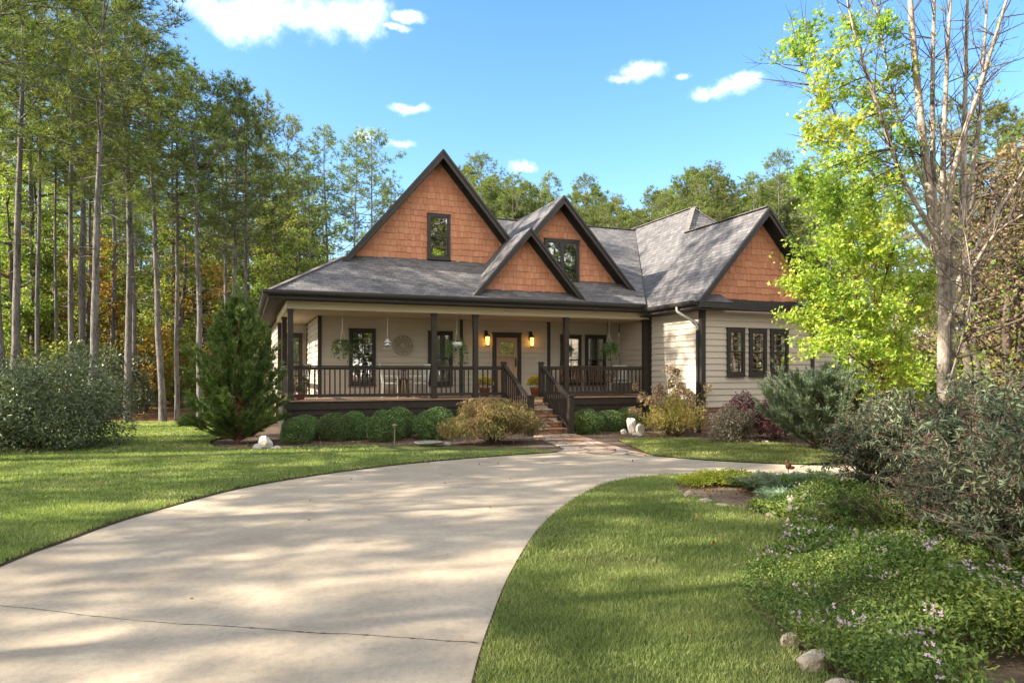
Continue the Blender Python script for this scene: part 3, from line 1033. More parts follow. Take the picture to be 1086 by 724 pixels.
# ---- stone steps
mb = MB()
rs = random.Random(3)
for i in range(5):
    z = DZ - (i + 1) * DZ / 6
    v1, v0 = -.09 - i * .32, -.09 - (i + 1) * .32
    uu = US + .04
    mb.box(US + .05, v0 + .03, -.05, UE + .04, v1 + .031, z - .05)
    while uu < UE + .04:
        w = min(rs.uniform(.3, .6), UE + .05 - uu)
        if UE + .05 - uu - w < .15:
            w = UE + .05 - uu
        o_ = rs.uniform(-.02, .02); zz = z + rs.uniform(-.006, .006)
        mb.hexa([(uu, v0 + o_, z - .045), (uu + w - .01, v0 + o_ * .4, z - .05), (uu + w - .01, v1 + .04, z - .045), (uu, v1 + .04, z - .045), (uu, v0 + o_ - .01, zz), (uu + w - .01, v0 + o_ * .4 - .01, zz), (uu + w - .01, v1 + .04, zz), (uu, v1 + .04, zz)])
        uu += w
steps = mb.build('stone_steps', M['flag'], house, bevel=.008)

# ================================================================== THINGS ON THE PORCH
def hz(u, v, z):
    x, y = hw(u, v)
    return (x, y, z)


def chair(name, px, v, face, label, mat, cat='chair', w=.5, group=None):
    u = u_at(px, v)
    t = thing(name, label, cat, hz(u, v, DZ), TH + face, group)
    mb = MB(); mb.box(-w / 2, -.24, .40, w / 2, .24, .435); mb.build('seat', mat, t, bevel=.01)
    for sx in (-1, 1):
        mb = MB(); mb.bar((sx * (w / 2 - .03), -.21, 0), (sx * (w / 2 - .03), -.21, .62), .035, .035); mb.build('leg', mat, t)
        mb = MB(); mb.bar((sx * (w / 2 - .03), .26, 0), (sx * (w / 2 - .03), .23, .43), .035, .035); mb.bar((sx * (w / 2 - .03), .23, .43), (sx * (w / 2 - .05), .32, .98), .035, .035); mb.build('leg', mat, t)
        mb = MB(); mb.box(sx * (w / 2 - .03) - .03, -.26, .62, sx * (w / 2 - .03) + .03, .27, .645); mb.build('armrest', mat, t)
    mb = MB()
    mb.bar((-w / 2 + .05, .315, .95), (w / 2 - .05, .315, .95), .03, .07); mb.bar((-w / 2 + .05, .255, .52), (w / 2 - .05, .255, .52), .03, .04)
    n = max(3, int(w / .11))
    for i in range(1, n):
        x = -w / 2 + .05 + (w - .1) * i / n
        mb.bar((x, .255, .52), (x, .315, .95), .045, .018, 0, (0, 1, 0))
    mb.build('backrest', mat, t)
    return t


chair('patio_chair', 414.5, 1.25, R(75), 'white slat patio chair beside the porch table, under the glass bird feeder', M['white'])
chair('patio_chair', 442.5, 1.2, R(-80), 'white slat patio chair between the porch table and the curtained porch window', M['white'])
u = u_at(428, 1.2)
t = thing('side_table', 'small wooden table between two white chairs on the porch', 'table', hz(u, 1.2, DZ), TH)
mb = MB(); mb.lathe([(.27, .52), (.29, .525), (.29, .545), (.27, .55)], (0, 0, 0), 24); mb.build('table_top', M['swing'], t)
for k in range(4):
    a = k * math.pi / 2 + .4
    mb = MB(); mb.bar((.2 * math.cos(a), .2 * math.sin(a), 0), (.13 * math.cos(a), .13 * math.sin(a), .525), .035, .035); mb.build('leg', M['swing'], t)
t = thing('table_lantern', 'dark metal candle lantern standing on the porch table', 'lantern', hz(u, 1.2, DZ + .55), TH)
mb = MB(); mb.box(-.07, -.07, 0, .07, .07, .02); mb.prism([(-.08, -.08, .24), (.08, -.08, .24), (.08, .08, .24), (-.08, .08, .24)], (0, 0, .02))
for sx in (-1, 1):
    for sy in (-1, 1):
        mb.box(sx * .06 - .008, sy * .06 - .008, .02, sx * .06 + .008, sy * .06 + .008, .24)
mb.lathe([(.07, .26), (.03, .31), (.01, .33)], (0, 0, 0), 8)
mb.build('cage', M['iron'], t)
mb = MB(); mb.lathe([(.025, .02), (.025, .13), (.005, .135)], (0, 0, 0), 10); mb.build('candle', M['white'], t)

# wide white rocking bench at the inner end and a dark rocker at the open end
chair('porch_bench', 664, 1.2, R(-38), 'white slat bench at the inner end of the porch beside the hanging fern', M['white'], 'bench', 1.05)
chair('porch_chair', 315.5, 2.6, R(-60), 'dark wooden porch chair at the open corner of the porch', M['rail'])
# porch swing
u = u_at(622, .95)
t = thing('porch_swing', 'brown wooden porch swing hanging on chains behind the railing', 'swing', hz(u, .95, DZ + .42), TH)
mb = MB()
for i in range(5):
    mb.box(-.78, -.26 + i * .105, 0, .78, -.17 + i * .105, .022)
mb.build('seat', M['swing'], t)
mb = MB()
for x in [i * .12 for i in range(-6, 7)]:
    mb.bar((x, .27, .0), (x, .37, .50), .05, .02, 0, (0, 1, 0))
mb.bar((-.78, .37, .51), (.78, .37, .51), .03, .06)
mb.build('backrest', M['swing'], t)
for s in (-1, 1):
    mb = MB(); mb.box(s * .76 - .035, -.28, .22, s * .76 + .035, .30, .245); mb.bar((s * .76, -.25, 0), (s * .76, -.25, .22), .04, .04); mb.build('armrest', M['swing'], t)
    mb = MB(); mb.bar((s * .8, -.24, .2), (s * .8, .05, CEIL - DZ - .44), .012, .012); mb.bar((s * .8, .33, .3), (s * .8, .05, CEIL - DZ - .44), .012, .012); mb.build('chain', M['iron'], t)

# round filigree medallion on the wall
u = u_at(427, PV); z = z_at(366.3, u, PV)
t = MB(Matrix.Translation((0, 0, 0)))
mb = MB()
for rr, th in ((.30, .016), (.2, .010), (.09, .012)):
    mb.tube([(rr * math.cos(a), 0, rr * math.sin(a)) for a in np.linspace(0, 2 * math.pi, 37)], th, 6)
for k in range(12):
    a = k * math.pi / 6
    mb.bar((.09 * math.cos(a), 0, .09 * math.sin(a)), (.3 * math.cos(a), 0, .3 * math.sin(a)), .016, .012)
    mb.tube([(.25 * math.cos(a + .26) + .045 * math.cos(b), 0, .25 * math.sin(a + .26) + .045 * math.sin(b)) for b in np.linspace(0, 2 * math.pi, 13)], .008, 5)
    mb.tube([(.145 * math.cos(a + .26) + .03 * math.cos(b), 0, .145 * math.sin(a + .26) + .03 * math.sin(b)) for b in np.linspace(0, 2 * math.pi, 11)], .007, 5)
o = mb.build('wall_medallion', M['bronze'])
o.location = hz(u, PV - .045, z); o.rotation_euler = (0, 0, TH)
props(o, 'round filigree metal medallion hung on the porch wall', 'wall decoration')
# ================================================================== VEGETATION
def unit(a):
    return a / (np.linalg.norm(a, axis=-1, keepdims=True) + 1e-9)


def rdirs(rng, n):
    return unit(rng.normal(size=(n, 3)))


def leaf_quads(nb, P, size, rng, D=None, dmix=0.0, aspect=.5, fold=.12, upn=.6):
    n = len(P)
    A = rdirs(rng, n)
    if D is not None:
        A = unit(A * (1 - dmix) + np.asarray(D) * dmix)
    Nn = rdirs(rng, n) + np.array((0, 0, upn))
    Nn = unit(Nn - A * (Nn * A).sum(1)[:, None])
    S = np.cross(A, Nn)
    l = (size * rng.uniform(.65, 1.25, n))[:, None]
    w = l * aspect * .5
    V = np.stack([P, P + A * l * .45 + S * w + Nn * l * fold, P + A * l, P + A * l * .45 - S * w + Nn * l * fold], 1)
    q = np.arange(n)[:, None] * 4 + np.arange(4)[None]
    nb.add(V, None, q)


STAR = []
for k in range(5):
    a = math.radians(-90 + 72 * k)
    for (da, r) in ((0, 1.0 if k else .3), (36, .42)):
        b = a + math.radians(da)
        STAR.append((r * math.cos(b) * .55, .45 + r * math.sin(b) * .55))
STAR = np.array(STAR)


def leaf_stars(nb, P, size, rng, upn=.9):
    n = len(P)
    A = rdirs(rng, n) * np.array((1, 1, .6)) + np.array((0, 0, -.35)); A = unit(A)
    Nn = rdirs(rng, n) + np.array((0, 0, upn))
    Nn = unit(Nn - A * (Nn * A).sum(1)[:, None])
    S = np.cross(A, Nn)
    l = (size * rng.uniform(.6, 1.2, n))[:, None, None]
    cup = rng.uniform(-.12, .12, n)[:, None, None]
    pts = np.concatenate([np.array([(0, .45)]), STAR])
    rr = ((pts[:, 0] ** 2 + (pts[:, 1] - .45) ** 2))[None, :, None]
    V = P[:, None, :] + l * (pts[None, :, 0:1] * S[:, None, :] + pts[None, :, 1:2] * A[:, None, :] + rr * cup * 2 * Nn[:, None, :])
    q = []
    for k in range(5):
        q.append((0, 1 + (2 * k - 1) % 10, 1 + 2 * k, 1 + 2 * k + 1))
    q = np.arange(n)[:, None, None] * 11 + np.array(q)[None]
    nb.add(V, None, q.reshape(-1, 4))


def needles(nb, P, D, ln, wd, k, rng, spread=.9):
    n = len(P)
    P = np.repeat(P, k, 0); D = np.repeat(D, k, 0)
    d = unit(D + rdirs(rng, n * k) * spread)
    s = unit(np.cross(d, rdirs(rng, n * k)))
    l = (ln * rng.uniform(.6, 1.2, n * k))[:, None]
    w = wd * .5
    V = np.stack([P - s * w, P + s * w, P + d * l], 1)
    nb.add(V, np.arange(n * k)[:, None] * 3 + np.arange(3)[None])


def lumpy(rng, k=5, amp=.16, f=2.6):
    K = rng.normal(size=(k, 3)) * f; ph = rng.uniform(0, 6.28, k)
    return lambda d: 1 + amp * np.cos(d @ K.T + ph).sum(1) / math.sqrt(k) * 1.4


def shell_pts(rng, n, rad, lump=None, power=.35, zmin=-.2):
    d = rdirs(rng, int(n * 1.7)); d = d[d[:, 2] > zmin][:n]
    r = rng.uniform(0, 1, len(d)) ** power
    if lump is not None:
        r = r * lump(d)
    return d * np.asarray(rad) * r[:, None], d


def bez(a, b, c, n=7):
    t = np.linspace(0, 1, n)[:, None]
    a, b, c = map(np.asarray, (a, b, c))
    return (1 - t) ** 2 * a + 2 * t * (1 - t) * b + t * t * c


# ------------------------------------------------------------------ pines
def pine_meshes(seed, H, cb, Rm, r0, nl=46, dead=14, tuft=15, tw=.022, tl=.25):
    rng = np.random.default_rng(seed)
    tr, cr = NB(), NB()
    zz = np.linspace(0, H, 14)
    lean = rng.normal(size=2) * .012
    wob = np.cumsum(rng.normal(size=(14, 2)) * .02, 0); wob[0] = 0
    sp = np.stack([zz * lean[0] + wob[:, 0], zz * lean[1] + wob[:, 1], zz], 1)
    rad = r0 * (1 - .86 * (zz / H) ** 1.1); rad[0] *= 1.25
    tr.tube(sp, rad, 10)
    trunk_at = lambda z: np.array([np.interp(z, zz, sp[:, 0]), np.interp(z, zz, sp[:, 1]), z])
    TP, TD = [], []
    az = rng.uniform(0, 6.28)
    for i in range(nl):
        t = (i + rng.uniform(0, .8)) / nl
        z = cb + (H - cb) * t
        az += 2.4 + rng.normal() * .4
        prof = (1 - t ** 2.2) ** .75 * (.55 + .45 * min(1, t * 3 + .3)) * rng.uniform(.55, 1.1)
        ln = max(.35, Rm * prof)
        el = R(-6 + 52 * t + rng.normal() * 9)
        h = np.array((math.cos(az), math.sin(az), 0))
        p0 = trunk_at(z)
        tip = p0 + h * ln * math.cos(el) + np.array((0, 0, ln * math.sin(el)))
        mid = p0 + h * ln * .5 * math.cos(el) + np.array((0, 0, ln * (.5 * math.sin(el) - .06))) + rng.normal(size=3) * ln * .06
        br = bez(p0, mid, tip + np.array((0, 0, ln * .1)), 7)
        rb = max(.014, ln * .0125)
        tr.tube(br, np.linspace(rb, .006, 7), 5)
        ns = int(2.5 + ln * 2.8)
        for s in range(ns):
            f = rng.uniform(.38, 1.0)
            k = f * 6; i0 = min(5, int(k)); bp = br[i0] + (br[i0 + 1] - br[i0]) * (k - i0)
            bd = unit(br[i0 + 1] - br[i0])
            sd = unit(bd * .8 + rdirs(rng, 1)[0] * np.array((1, 1, .5)) + np.array((0, 0, .18)))
            sl = ln * rng.uniform(.14, .32) + .15
            e = bp + sd * sl
            tr.tube(np.stack([bp, bp + sd * sl * .5 + rng.normal(size=3) * .03, e]), [.012, .009, .005], 3)
            nt_ = rng.integers(3, 6)
            for q in range(nt_):
                g = rng.uniform(.35, 1.0)
                TP.append(bp + sd * sl * g + rng.normal(size=3) * .10); TD.append(unit(sd + np.array((0, 0, .35))))
        TP.append(br[-1]); TD.append(unit(br[-1] - br[-2]))
    TP.append(sp[-1]); TD.append(np.array((0, 0, 1.0)))
    for i in range(dead):
        z = rng.uniform(cb * .45, cb * 1.05); a = rng.uniform(0, 6.28); ln = rng.uniform(.3, 1.5) * (z / cb)
        p0 = trunk_at(z); h = np.array((math.cos(a), math.sin(a), rng.uniform(-.35, .25)))
        tr.tube(np.stack([p0, p0 + h * ln * .5 + rng.normal(size=3) * .05, p0 + h * ln]), [.022, .014, .005], 4)
    needles(cr, np.array(TP), np.array(TD), tl, tw, tuft, rng, 1.0)
    return tr.mesh('pine_trunk', M['pinebark'], True), cr.mesh('pine_crown', L['pine'])


class Kind:
    """a tree or shrub built once, then set out as copies sharing its meshes"""
    def __init__(s, name, cat, parts):
        s.name, s.cat, s.parts, s.src = name, cat, parts, None

    def put(s, loc, label, group=None, rot=0.0, sc=1.0, scz=None, tilt=0.0):
        if s.src is None:
            o = thing(s.name, label, s.cat)
            for nm, me in s.parts:
                link(nm, me, o)
            s.src = o
        else:
            o = copy_tree(s.src)
        o.location = (loc[0], loc[1], loc[2] if len(loc) > 2 else 0)
        o.rotation_euler = (tilt, 0, rot)
        o.scale = (sc, sc, scz or sc)
        for k in ('group',):
            if k in o:
                del o[k]
        return props(o, label, s.cat, group)


PINES = []
for k, (H, cb, Rm, r0) in enumerate(((16.5, 9.2, 2.7, .115), (15.5, 8.8, 2.3, .10), (17.0, 9.8, 2.6, .12), (14.5, 7.0, 2.6, .11), (16.0, 9.0, 2.8, .12), (15.0, 7.4, 2.2, .095))):
    t_, c_ = pine_meshes(100 + k, H, cb, Rm, r0, 40, 16, 12)
    PINES.append(Kind('pine_tree', 'pine tree', [('trunk', t_), ('crown', c_)]))
t_, c_ = pine_meshes(140, 15.0, 5.4, 5.2, .24, 46, 4, 17, .018, .26)
BIGPINE = Kind('pine_tree', 'pine tree', [('trunk', t_), ('crown', c_)])
t_, c_ = pine_meshes(150, 13.5, 5.0, 3.0, .17, 66, 6, 22, .028, .26)
FULLPINE = Kind('pine_tree', 'pine tree', [('trunk', t_), ('crown', c_)])


# ------------------------------------------------------------------ broadleaf understory
def broad_meshes(seed, H, spread, lm, bm, n_limb=13, leaf=.13, per=150, twig=9, low=.22):
    rng = np.random.default_rng(seed)
    tr, cr = NB(), NB()
    zz = np.linspace(0, H, 9)
    wob = np.cumsum(rng.normal(size=(9, 2)) * .06, 0); wob[0] = 0
    sp = np.stack([wob[:, 0], wob[:, 1], zz], 1)
    tr.tube(sp, np.linspace(.018 * H + .01, .01, 9), 7)
    LP = []
    for i in range(n_limb):
        t = low + (1 - low) * (i + rng.uniform(0, .7)) / n_limb
        z = H * t; k = min(7, int(t * 8)); p0 = sp[k] + (sp[k + 1] - sp[k]) * (t * 8 - k)
        a = i * 2.4 + rng.normal() * .5
        ln = spread * (1 - t) ** .5 * rng.uniform(.55, 1.1) + .25
        d = np.array((math.cos(a), math.sin(a), rng.uniform(.05, .7))); d /= np.linalg.norm(d)
        tip = p0 + d * ln
        br = bez(p0, p0 + d * ln * .5 + np.array((0, 0, -.08 * ln)), tip, 6)
        tr.tube(br, np.linspace(.006 * H + .006, .006, 6), 4)
        for w in range(twig):
            f = rng.uniform(.3, 1.0); j = min(4, int(f * 5)); bp = br[j] + (br[j + 1] - br[j]) * (f * 5 - j)
            td = unit(rdirs(rng, 1)[0] * np.array((1, 1, .55)) + d * .5)
            tl = rng.uniform(.2, .6) * min(1.0, spread * .6)
            tr.tube(np.stack([bp, bp + td * tl]), [.007, .003], 3)
            m = max(4, per // twig)
            LP.append(bp + td * tl * rng.uniform(.15, 1.1, (m, 1)) + rng.normal(size=(m, 3)) * .11)
    P = np.concatenate(LP)
    leaf_quads(cr, P, np.full(len(P), leaf), rng, aspect=.62, upn=.8)
    return tr.mesh('tree_trunk', bm, True), cr.mesh('tree_crown', lm)


UNDER = []
for k, (H, s_, lm, pr) in enumerate(((5.0, 1.9, 'under', 190), (7.0, 2.2, 'under', 190), (3.6, 1.6, 'under', 190), (6.0, 1.8, 'underw', 130), (8.5, 2.5, 'under', 200), (3.2, 1.5, 'underw', 120))):
    t_, c_ = broad_meshes(200 + k, H, s_, L[lm], M['greybark'], 15 if H > 4 else 12, .14, pr)
    UNDER.append(Kind('woodland_tree', 'tree', [('trunk', t_), ('crown', c_)]))
t_, c_ = broad_meshes(230, 6.5, 2.3, L['brown'], M['greybark'], 18, .10, 110)
BROWNT = Kind('woodland_tree', 'tree', [('trunk', t_), ('crown', c_)])
t_, c_ = broad_meshes(231, 1.7, 1.1, L['under'], M['twig'], 10, .10, 160, 9, .05)
BUSHU = Kind('woodland_bush', 'bush', [('stem', t_), ('foliage', c_)])
t_, c_ = broad_meshes(232, 1.5, 1.1, L['holly'], M['twig'], 10, .09, 200, 9, .05)
BUSHD = Kind('woodland_bush', 'bush', [('stem', t_), ('foliage', c_)])

rg = np.random.default_rng(11)
PH = (16.5, 15.5, 17.0, 14.5, 16.0, 15.0)
OUTL = np.array([(-80, -120), (100, -50), (140, 2), (190, 58), (230, 84), (270, 94), (310, 126), (340, 138), (375, 124), (420, 176), (480, 200)], float)


def fit_top(px, d, k, lo=0, hi=30):
    """height factor that brings a pine's tip up to the seen tree line"""
    y = np.interp(px, OUTL[:, 0], OUTL[:, 1]) + rg.uniform(lo, hi)
    return float(np.clip((EYE + (HY - y) / F * d) / PH[k], .62, 1.3))


# named front row of the wood: (photo column, base row, kind, radius factor, label)
front = [(15, 446, 4, 1.2, 'slender bluish pine second from the picture border, behind the big grey-green shrub'),
         (40, 440, 1, .95, 'slim dark pine third from the picture border, behind the big grey-green shrub'),
         (73, 441, 3, 1.0, 'dark-trunked pine just beside the thick blue-grey pine, behind the big shrub'),
         (98, 455, 4, 1.1, 'thickest blue-grey pine trunk rising behind the big grey-green shrub'),
         (135, 445, 0, 1.15, 'straight pale pine trunk standing just past the big shrub at the lawn edge'),
         (173, 447.5, 2, 1.0, 'sunlit straight pine trunk at the middle of the lawn gap before the straw'),
         (188, 446, 1, .85, 'slender dark pine close beside the sunlit trunk in the lawn gap'),
         (213, 448.5, 0, .95, 'dark pine trunk standing at the edge of the cedar, nearest the lawn gap'),
         (246, 446, 2, .85, 'pale pine trunk rising straight behind the conical cedar tip'),
         (258, 445, 5, .85, 'slim pine trunk rising between the cedar tip and the house eave'),
         (86, 437, 5, .9, 'thin dark pine set back next to the thick blue-grey trunk'),
         (61, 438, 5, .75, 'thin light pine between two darker trunks above the big shrub'),
         (4, 449, 2, 1.0, 'pale blue pine trunk cut by the picture border')]
gfront = 'pines along the lawn edge'
for (px, py, k, f, lab) in front:
    d = EYE * F / (py - HY)
    PINES[k].put(((px - CX) / F * d, d), lab, gfront, rg.uniform(0, 6.28), f, fit_top(px, d, k, -6, 14))
tall = 'tall pine standing among many in the dense wood beyond the lawn'
gw = 'pines in the wood beside the house'


def ok_spot(x, y, pts, dmin):
    return all((x - a) ** 2 + (y - b) ** 2 > dmin * dmin for a, b in pts)


taken = []
n = 0
while n < 40:
    px = rg.uniform(-60, 345) if rg.random() < .8 else rg.uniform(-60, 200)
    d = rg.uniform(27, 66)
    if px > 270 and d < 38:
        continue
    x = (px - CX) / F * d
    if not ok_spot(x, d, taken, 1.5):
        continue
    taken.append((x, d)); n += 1
    k = int(rg.integers(6)); sz_ = fit_top(px, d, k, 0, 45)
    PINES[k].put((x, d), tall, gw, rg.uniform(0, 6.28), max(.85, min(1.15, sz_)), sz_)
# behind the house
gb = 'pines behind the house'
hb = [(508, 47, .95), (528, 50, 1.0), (548, 46, .88), (566, 55, .95), (588, 52, .93), (606, 47, .80), (622, 54, .98), (640, 50, .88), (656, 46, .80), (672, 56, .93), (690, 50, .85), (706, 46, .84), (724, 52, .95), (742, 47, .94), (760, 50, 1.0), (776, 55, .98), (792, 47, .85), (810, 51, .95), (828, 48, .98), (846, 52, 1.0), (868, 47, .9), (330, 44, .95), (352, 48, 1.02), (372, 43, .98), (392, 47, 1.02), (412, 52, .98), (440, 56, .8), (470, 56, .75), (716, 60, 1.0), (600, 62, 1.0), (805, 60, 1.05)]
for i, (px, d, s) in enumerate(hb):
    PINES[(i * 5) % 6].put(((px - CX) / F * d, d), 'pine crown showing above the grey house roof', gb, rg.uniform(0, 6.28), s * 1.1, s * (1.02 if px > 500 else 1.05))
    if px > 495:
        FULLPINE.put(((px - 10 - CX) / F * (d + 6), d + 6), 'pine crown showing above the grey house roof', gb, rg.uniform(0, 6.28), s * 1.3, s * rg.uniform(1.18, 1.32))
        FULLPINE.put(((px + 8 - CX) / F * (d + 3), d + 3), 'pine crown showing above the grey house roof', gb, rg.uniform(0, 6.28), s * 1.2, s * rg.uniform(1.1, 1.24))
# far side wood
gr_ = 'pines in the wood past the house wing'
for i in range(26):
    px = rg.uniform(880, 1140); d = rg.uniform(30, 62)
    s = rg.uniform(.8, .97)
    PINES[rg.integers(6)].put(((px - CX) / F * d, d), 'pine standing in the wood past the house wing', gr_, rg.uniform(0, 6.28), s)
FULLPINE.put(at(1062, 0, 36)[:2], 'full bushy pine rising behind the bare pale tree', gr_, 1.0, 1.05, 1.12)
FULLPINE.put(at(1105, 0, 33)[:2], 'bushy pine at the picture border behind the bare pale tree', gr_, 2.0, 1.0, 1.0)
# big pine reaching in overhead, and the pines out of sight that throw the streaked shade
BIGPINE.put((-13.0, 12.6), 'big pine whose drooping limbs reach in at the top corner of the view', 'pines beside the drive', 1.2, 1.0, 1.0)
shade = [(-11.2, 2.2, 1.0), (-12.8, 6.0, 1.0), (-14.6, -.6, 1.0), (-15.6, 8.6, .95), (-18.2, 3.6, 1.0), (-21, 10.4, 1.0), (-24, 5.4, 1.0), (-26, 12.6, 1.0), (-22.6, 15.2, 1.0), (-21.0, -1.2, 1.05), (-28, 1.0, 1.0), (-17.8, 13.6, .9), (-17.6, 16.2, 1.35), (-20.5, 19.6, 1.4), (-17.0, 12.4, 1.3), (-16.4, 5.0, .95), (-10.2, .4, .9), (-13.6, 9.9, .95), (-23.4, .6, 1.05), (-19.6, 7.0, 1.0)]
for i, (x, y, s) in enumerate(shade):
    PINES[i % 6].put((x, y), 'pine beside the drive, standing out of the view', 'pines beside the drive', rg.uniform(0, 6.28), s * 1.05, s)
# wood behind the viewer, which the windows mirror
for i in range(22):
    x = -24 + i * 2.6 + rg.uniform(-1, 1); y = rg.uniform(-30, -14)
    (PINES[i % 6] if i % 3 else UNDER[4]).put((x, y), 'tree across the drive, mirrored in the windows', 'trees across the drive', rg.uniform(0, 6.28), rg.uniform(.9, 1.1))
for i in range(60):
    UNDER[(0, 1, 4)[i % 3]].put((-20 + (i % 30) * 2.2 + rg.uniform(-1, 1), rg.uniform(-27, -10)), 'tree across the drive, mirrored in the windows', 'trees across the drive', rg.uniform(0, 6.28), rg.uniform(1.0, 1.4))

for i in range(13):
    FULLPINE.put((4 + i * 3.7 + rg.uniform(-1, 1), rg.uniform(-19, -12)), 'tree across the drive, mirrored in the windows', 'trees across the drive', rg.uniform(0, 6.28), rg.uniform(1.35, 1.6))
for i in range(40):
    UNDER[(0, 1, 4)[i % 3]].put((2 + (i % 20) * 1.6 + rg.uniform(-.6, .6), rg.uniform(-15, -9)), 'tree across the drive, mirrored in the windows', 'trees across the drive', rg.uniform(0, 6.28), rg.uniform(.9, 1.3))
for i in range(34):
    UNDER[(0, 1, 4, 3)[i % 4]].put((rg.uniform(27, 44), -4 + i * .7), 'tree beyond the planting bed, mirrored in the wing windows', 'trees beyond the planting bed', rg.uniform(0, 6.28), rg.uniform(.9, 1.3))
# understory
gu = 'leafy trees under the pines'
lu = 'yellow-green leafy tree growing under the tall pines'
n = 0
while n < 74:
    px = rg.uniform(-70, 335); d = rg.uniform(29, 60)
    if px > 255 and d < 36:
        continue
    x = (px - CX) / F * d
    UNDER[(0, 1, 2, 3, 4, 1, 4, 5)[n % 8]].put((x, d), lu, gu, rg.uniform(0, 6.28), rg.uniform(.85, 1.35) * (1 if d < 42 else 1.25))
    n += 1
for i in range(34):
    px = rg.uniform(-60, 300); d = rg.uniform(27, 44)
    if 140 < px < 235 and d < 33:
        d += 8
    (BUSHU if i % 3 else BUSHD).put(((px - CX) / F * d, d), 'low woodland bush on the straw floor under the pines', 'bushes under the pines', rg.uniform(0, 6.28), rg.uniform(.9, 1.7))
for px, d, s in ((118, 26.2, 1.5), (98, 27, 1.5), (128, 28.5, 1.3)):
    BUSHD.put(((px - CX) / F * d, d), 'dark bush between the big shrub and the pale pine trunk', 'dark bushes at the wood edge', rg.uniform(0, 6.28), s)
for i in range(46):
    px = rg.uniform(-70, 360); d = rg.uniform(58, 88)
    UNDER[(1, 4, 0, 4)[i % 4]].put(((px - CX) / F * d, d), 'leafy tree deep in the dense wood, seen between the trunks', 'deep wood trees', rg.uniform(0, 6.28), rg.uniform(1.7, 2.4))
for i in range(26):
    px = rg.uniform(-70, 400); d = rg.uniform(62, 88)
    PINES[i % 6].put(((px - CX) / F * d, d), 'pine deep in the dense wood, seen between the nearer trunks', 'deep wood pines', rg.uniform(0, 6.28), rg.uniform(1.0, 1.15))
# far side understory: brown and green mix
for i in range(44):
    px = rg.uniform(905, 1160); d = rg.uniform(17, 44)
    if px < 985 and d < 27:
        continue
    K = (BROWNT, BROWNT, BROWNT, UNDER[3], UNDER[1])[i % 5]
    K.put(((px - CX) / F * d, d), 'tangled brown and green tree in the thicket behind the pale bare trunks', 'thicket behind the bare tree', rg.uniform(0, 6.28), rg.uniform(.8, 1.25))
for i in range(24):
    px = rg.uniform(900, 1140); d = rg.uniform(26, 42)
    BUSHU.put(((px - CX) / F * d, d), 'low bush in the thicket past the house wing', 'bushes past the house wing', rg.uniform(0, 6.28), rg.uniform(1.0, 1.8))
for i in range(26):
    px = rg.uniform(340, 900); d = rg.uniform(42, 60)
    UNDER[(1, 4, 0)[i % 3]].put(((px - CX) / F * d, d), 'leafy tree mostly hidden behind the house', 'leafy trees behind the house', rg.uniform(0, 6.28), rg.uniform(1.1, 1.6))


# ------------------------------------------------------------------ yard shrubs
def mound(seed, rad, n, size, lm, aspect=.55, amp=.12, power=.25, stems=12, zc=.0, core=True, D=None, dmix=0, zmin=-.35, sb=None, upn=.5):
    """leafy mound: leaves through the outer part of a lumpy ellipsoid on short stems; origin at its foot"""
    rng = np.random.default_rng(seed)
    lf, st = NB(), NB()
    lump = lumpy(rng, 7, amp, 3.2)
    P, d = shell_pts(rng, n, rad, lump, power, zmin)
    P[:, 2] += zc
    P = P[P[:, 2] > .02]
    d = unit(P - np.array((0, 0, zc)))
    DD = d if D is None else unit(d * .4 + np.asarray(D))
    leaf_quads(lf, P, np.full(len(P), size), rng, DD, dmix or .35, aspect, .1, upn)
    for k in range(stems):
        e = P[rng.integers(len(P))] * .85
        b = np.array((e[0] * .12, e[1] * .12, 0))
        st.tube(bez(b, b * .4 + e * .35 + np.array((0, 0, .3 * e[2])), e, 5), np.linspace(.018, .006, 5), 5)
    return [('foliage', lf.mesh('leaves', lm)), ('stem', st.mesh('stems', sb or M['twig']))]


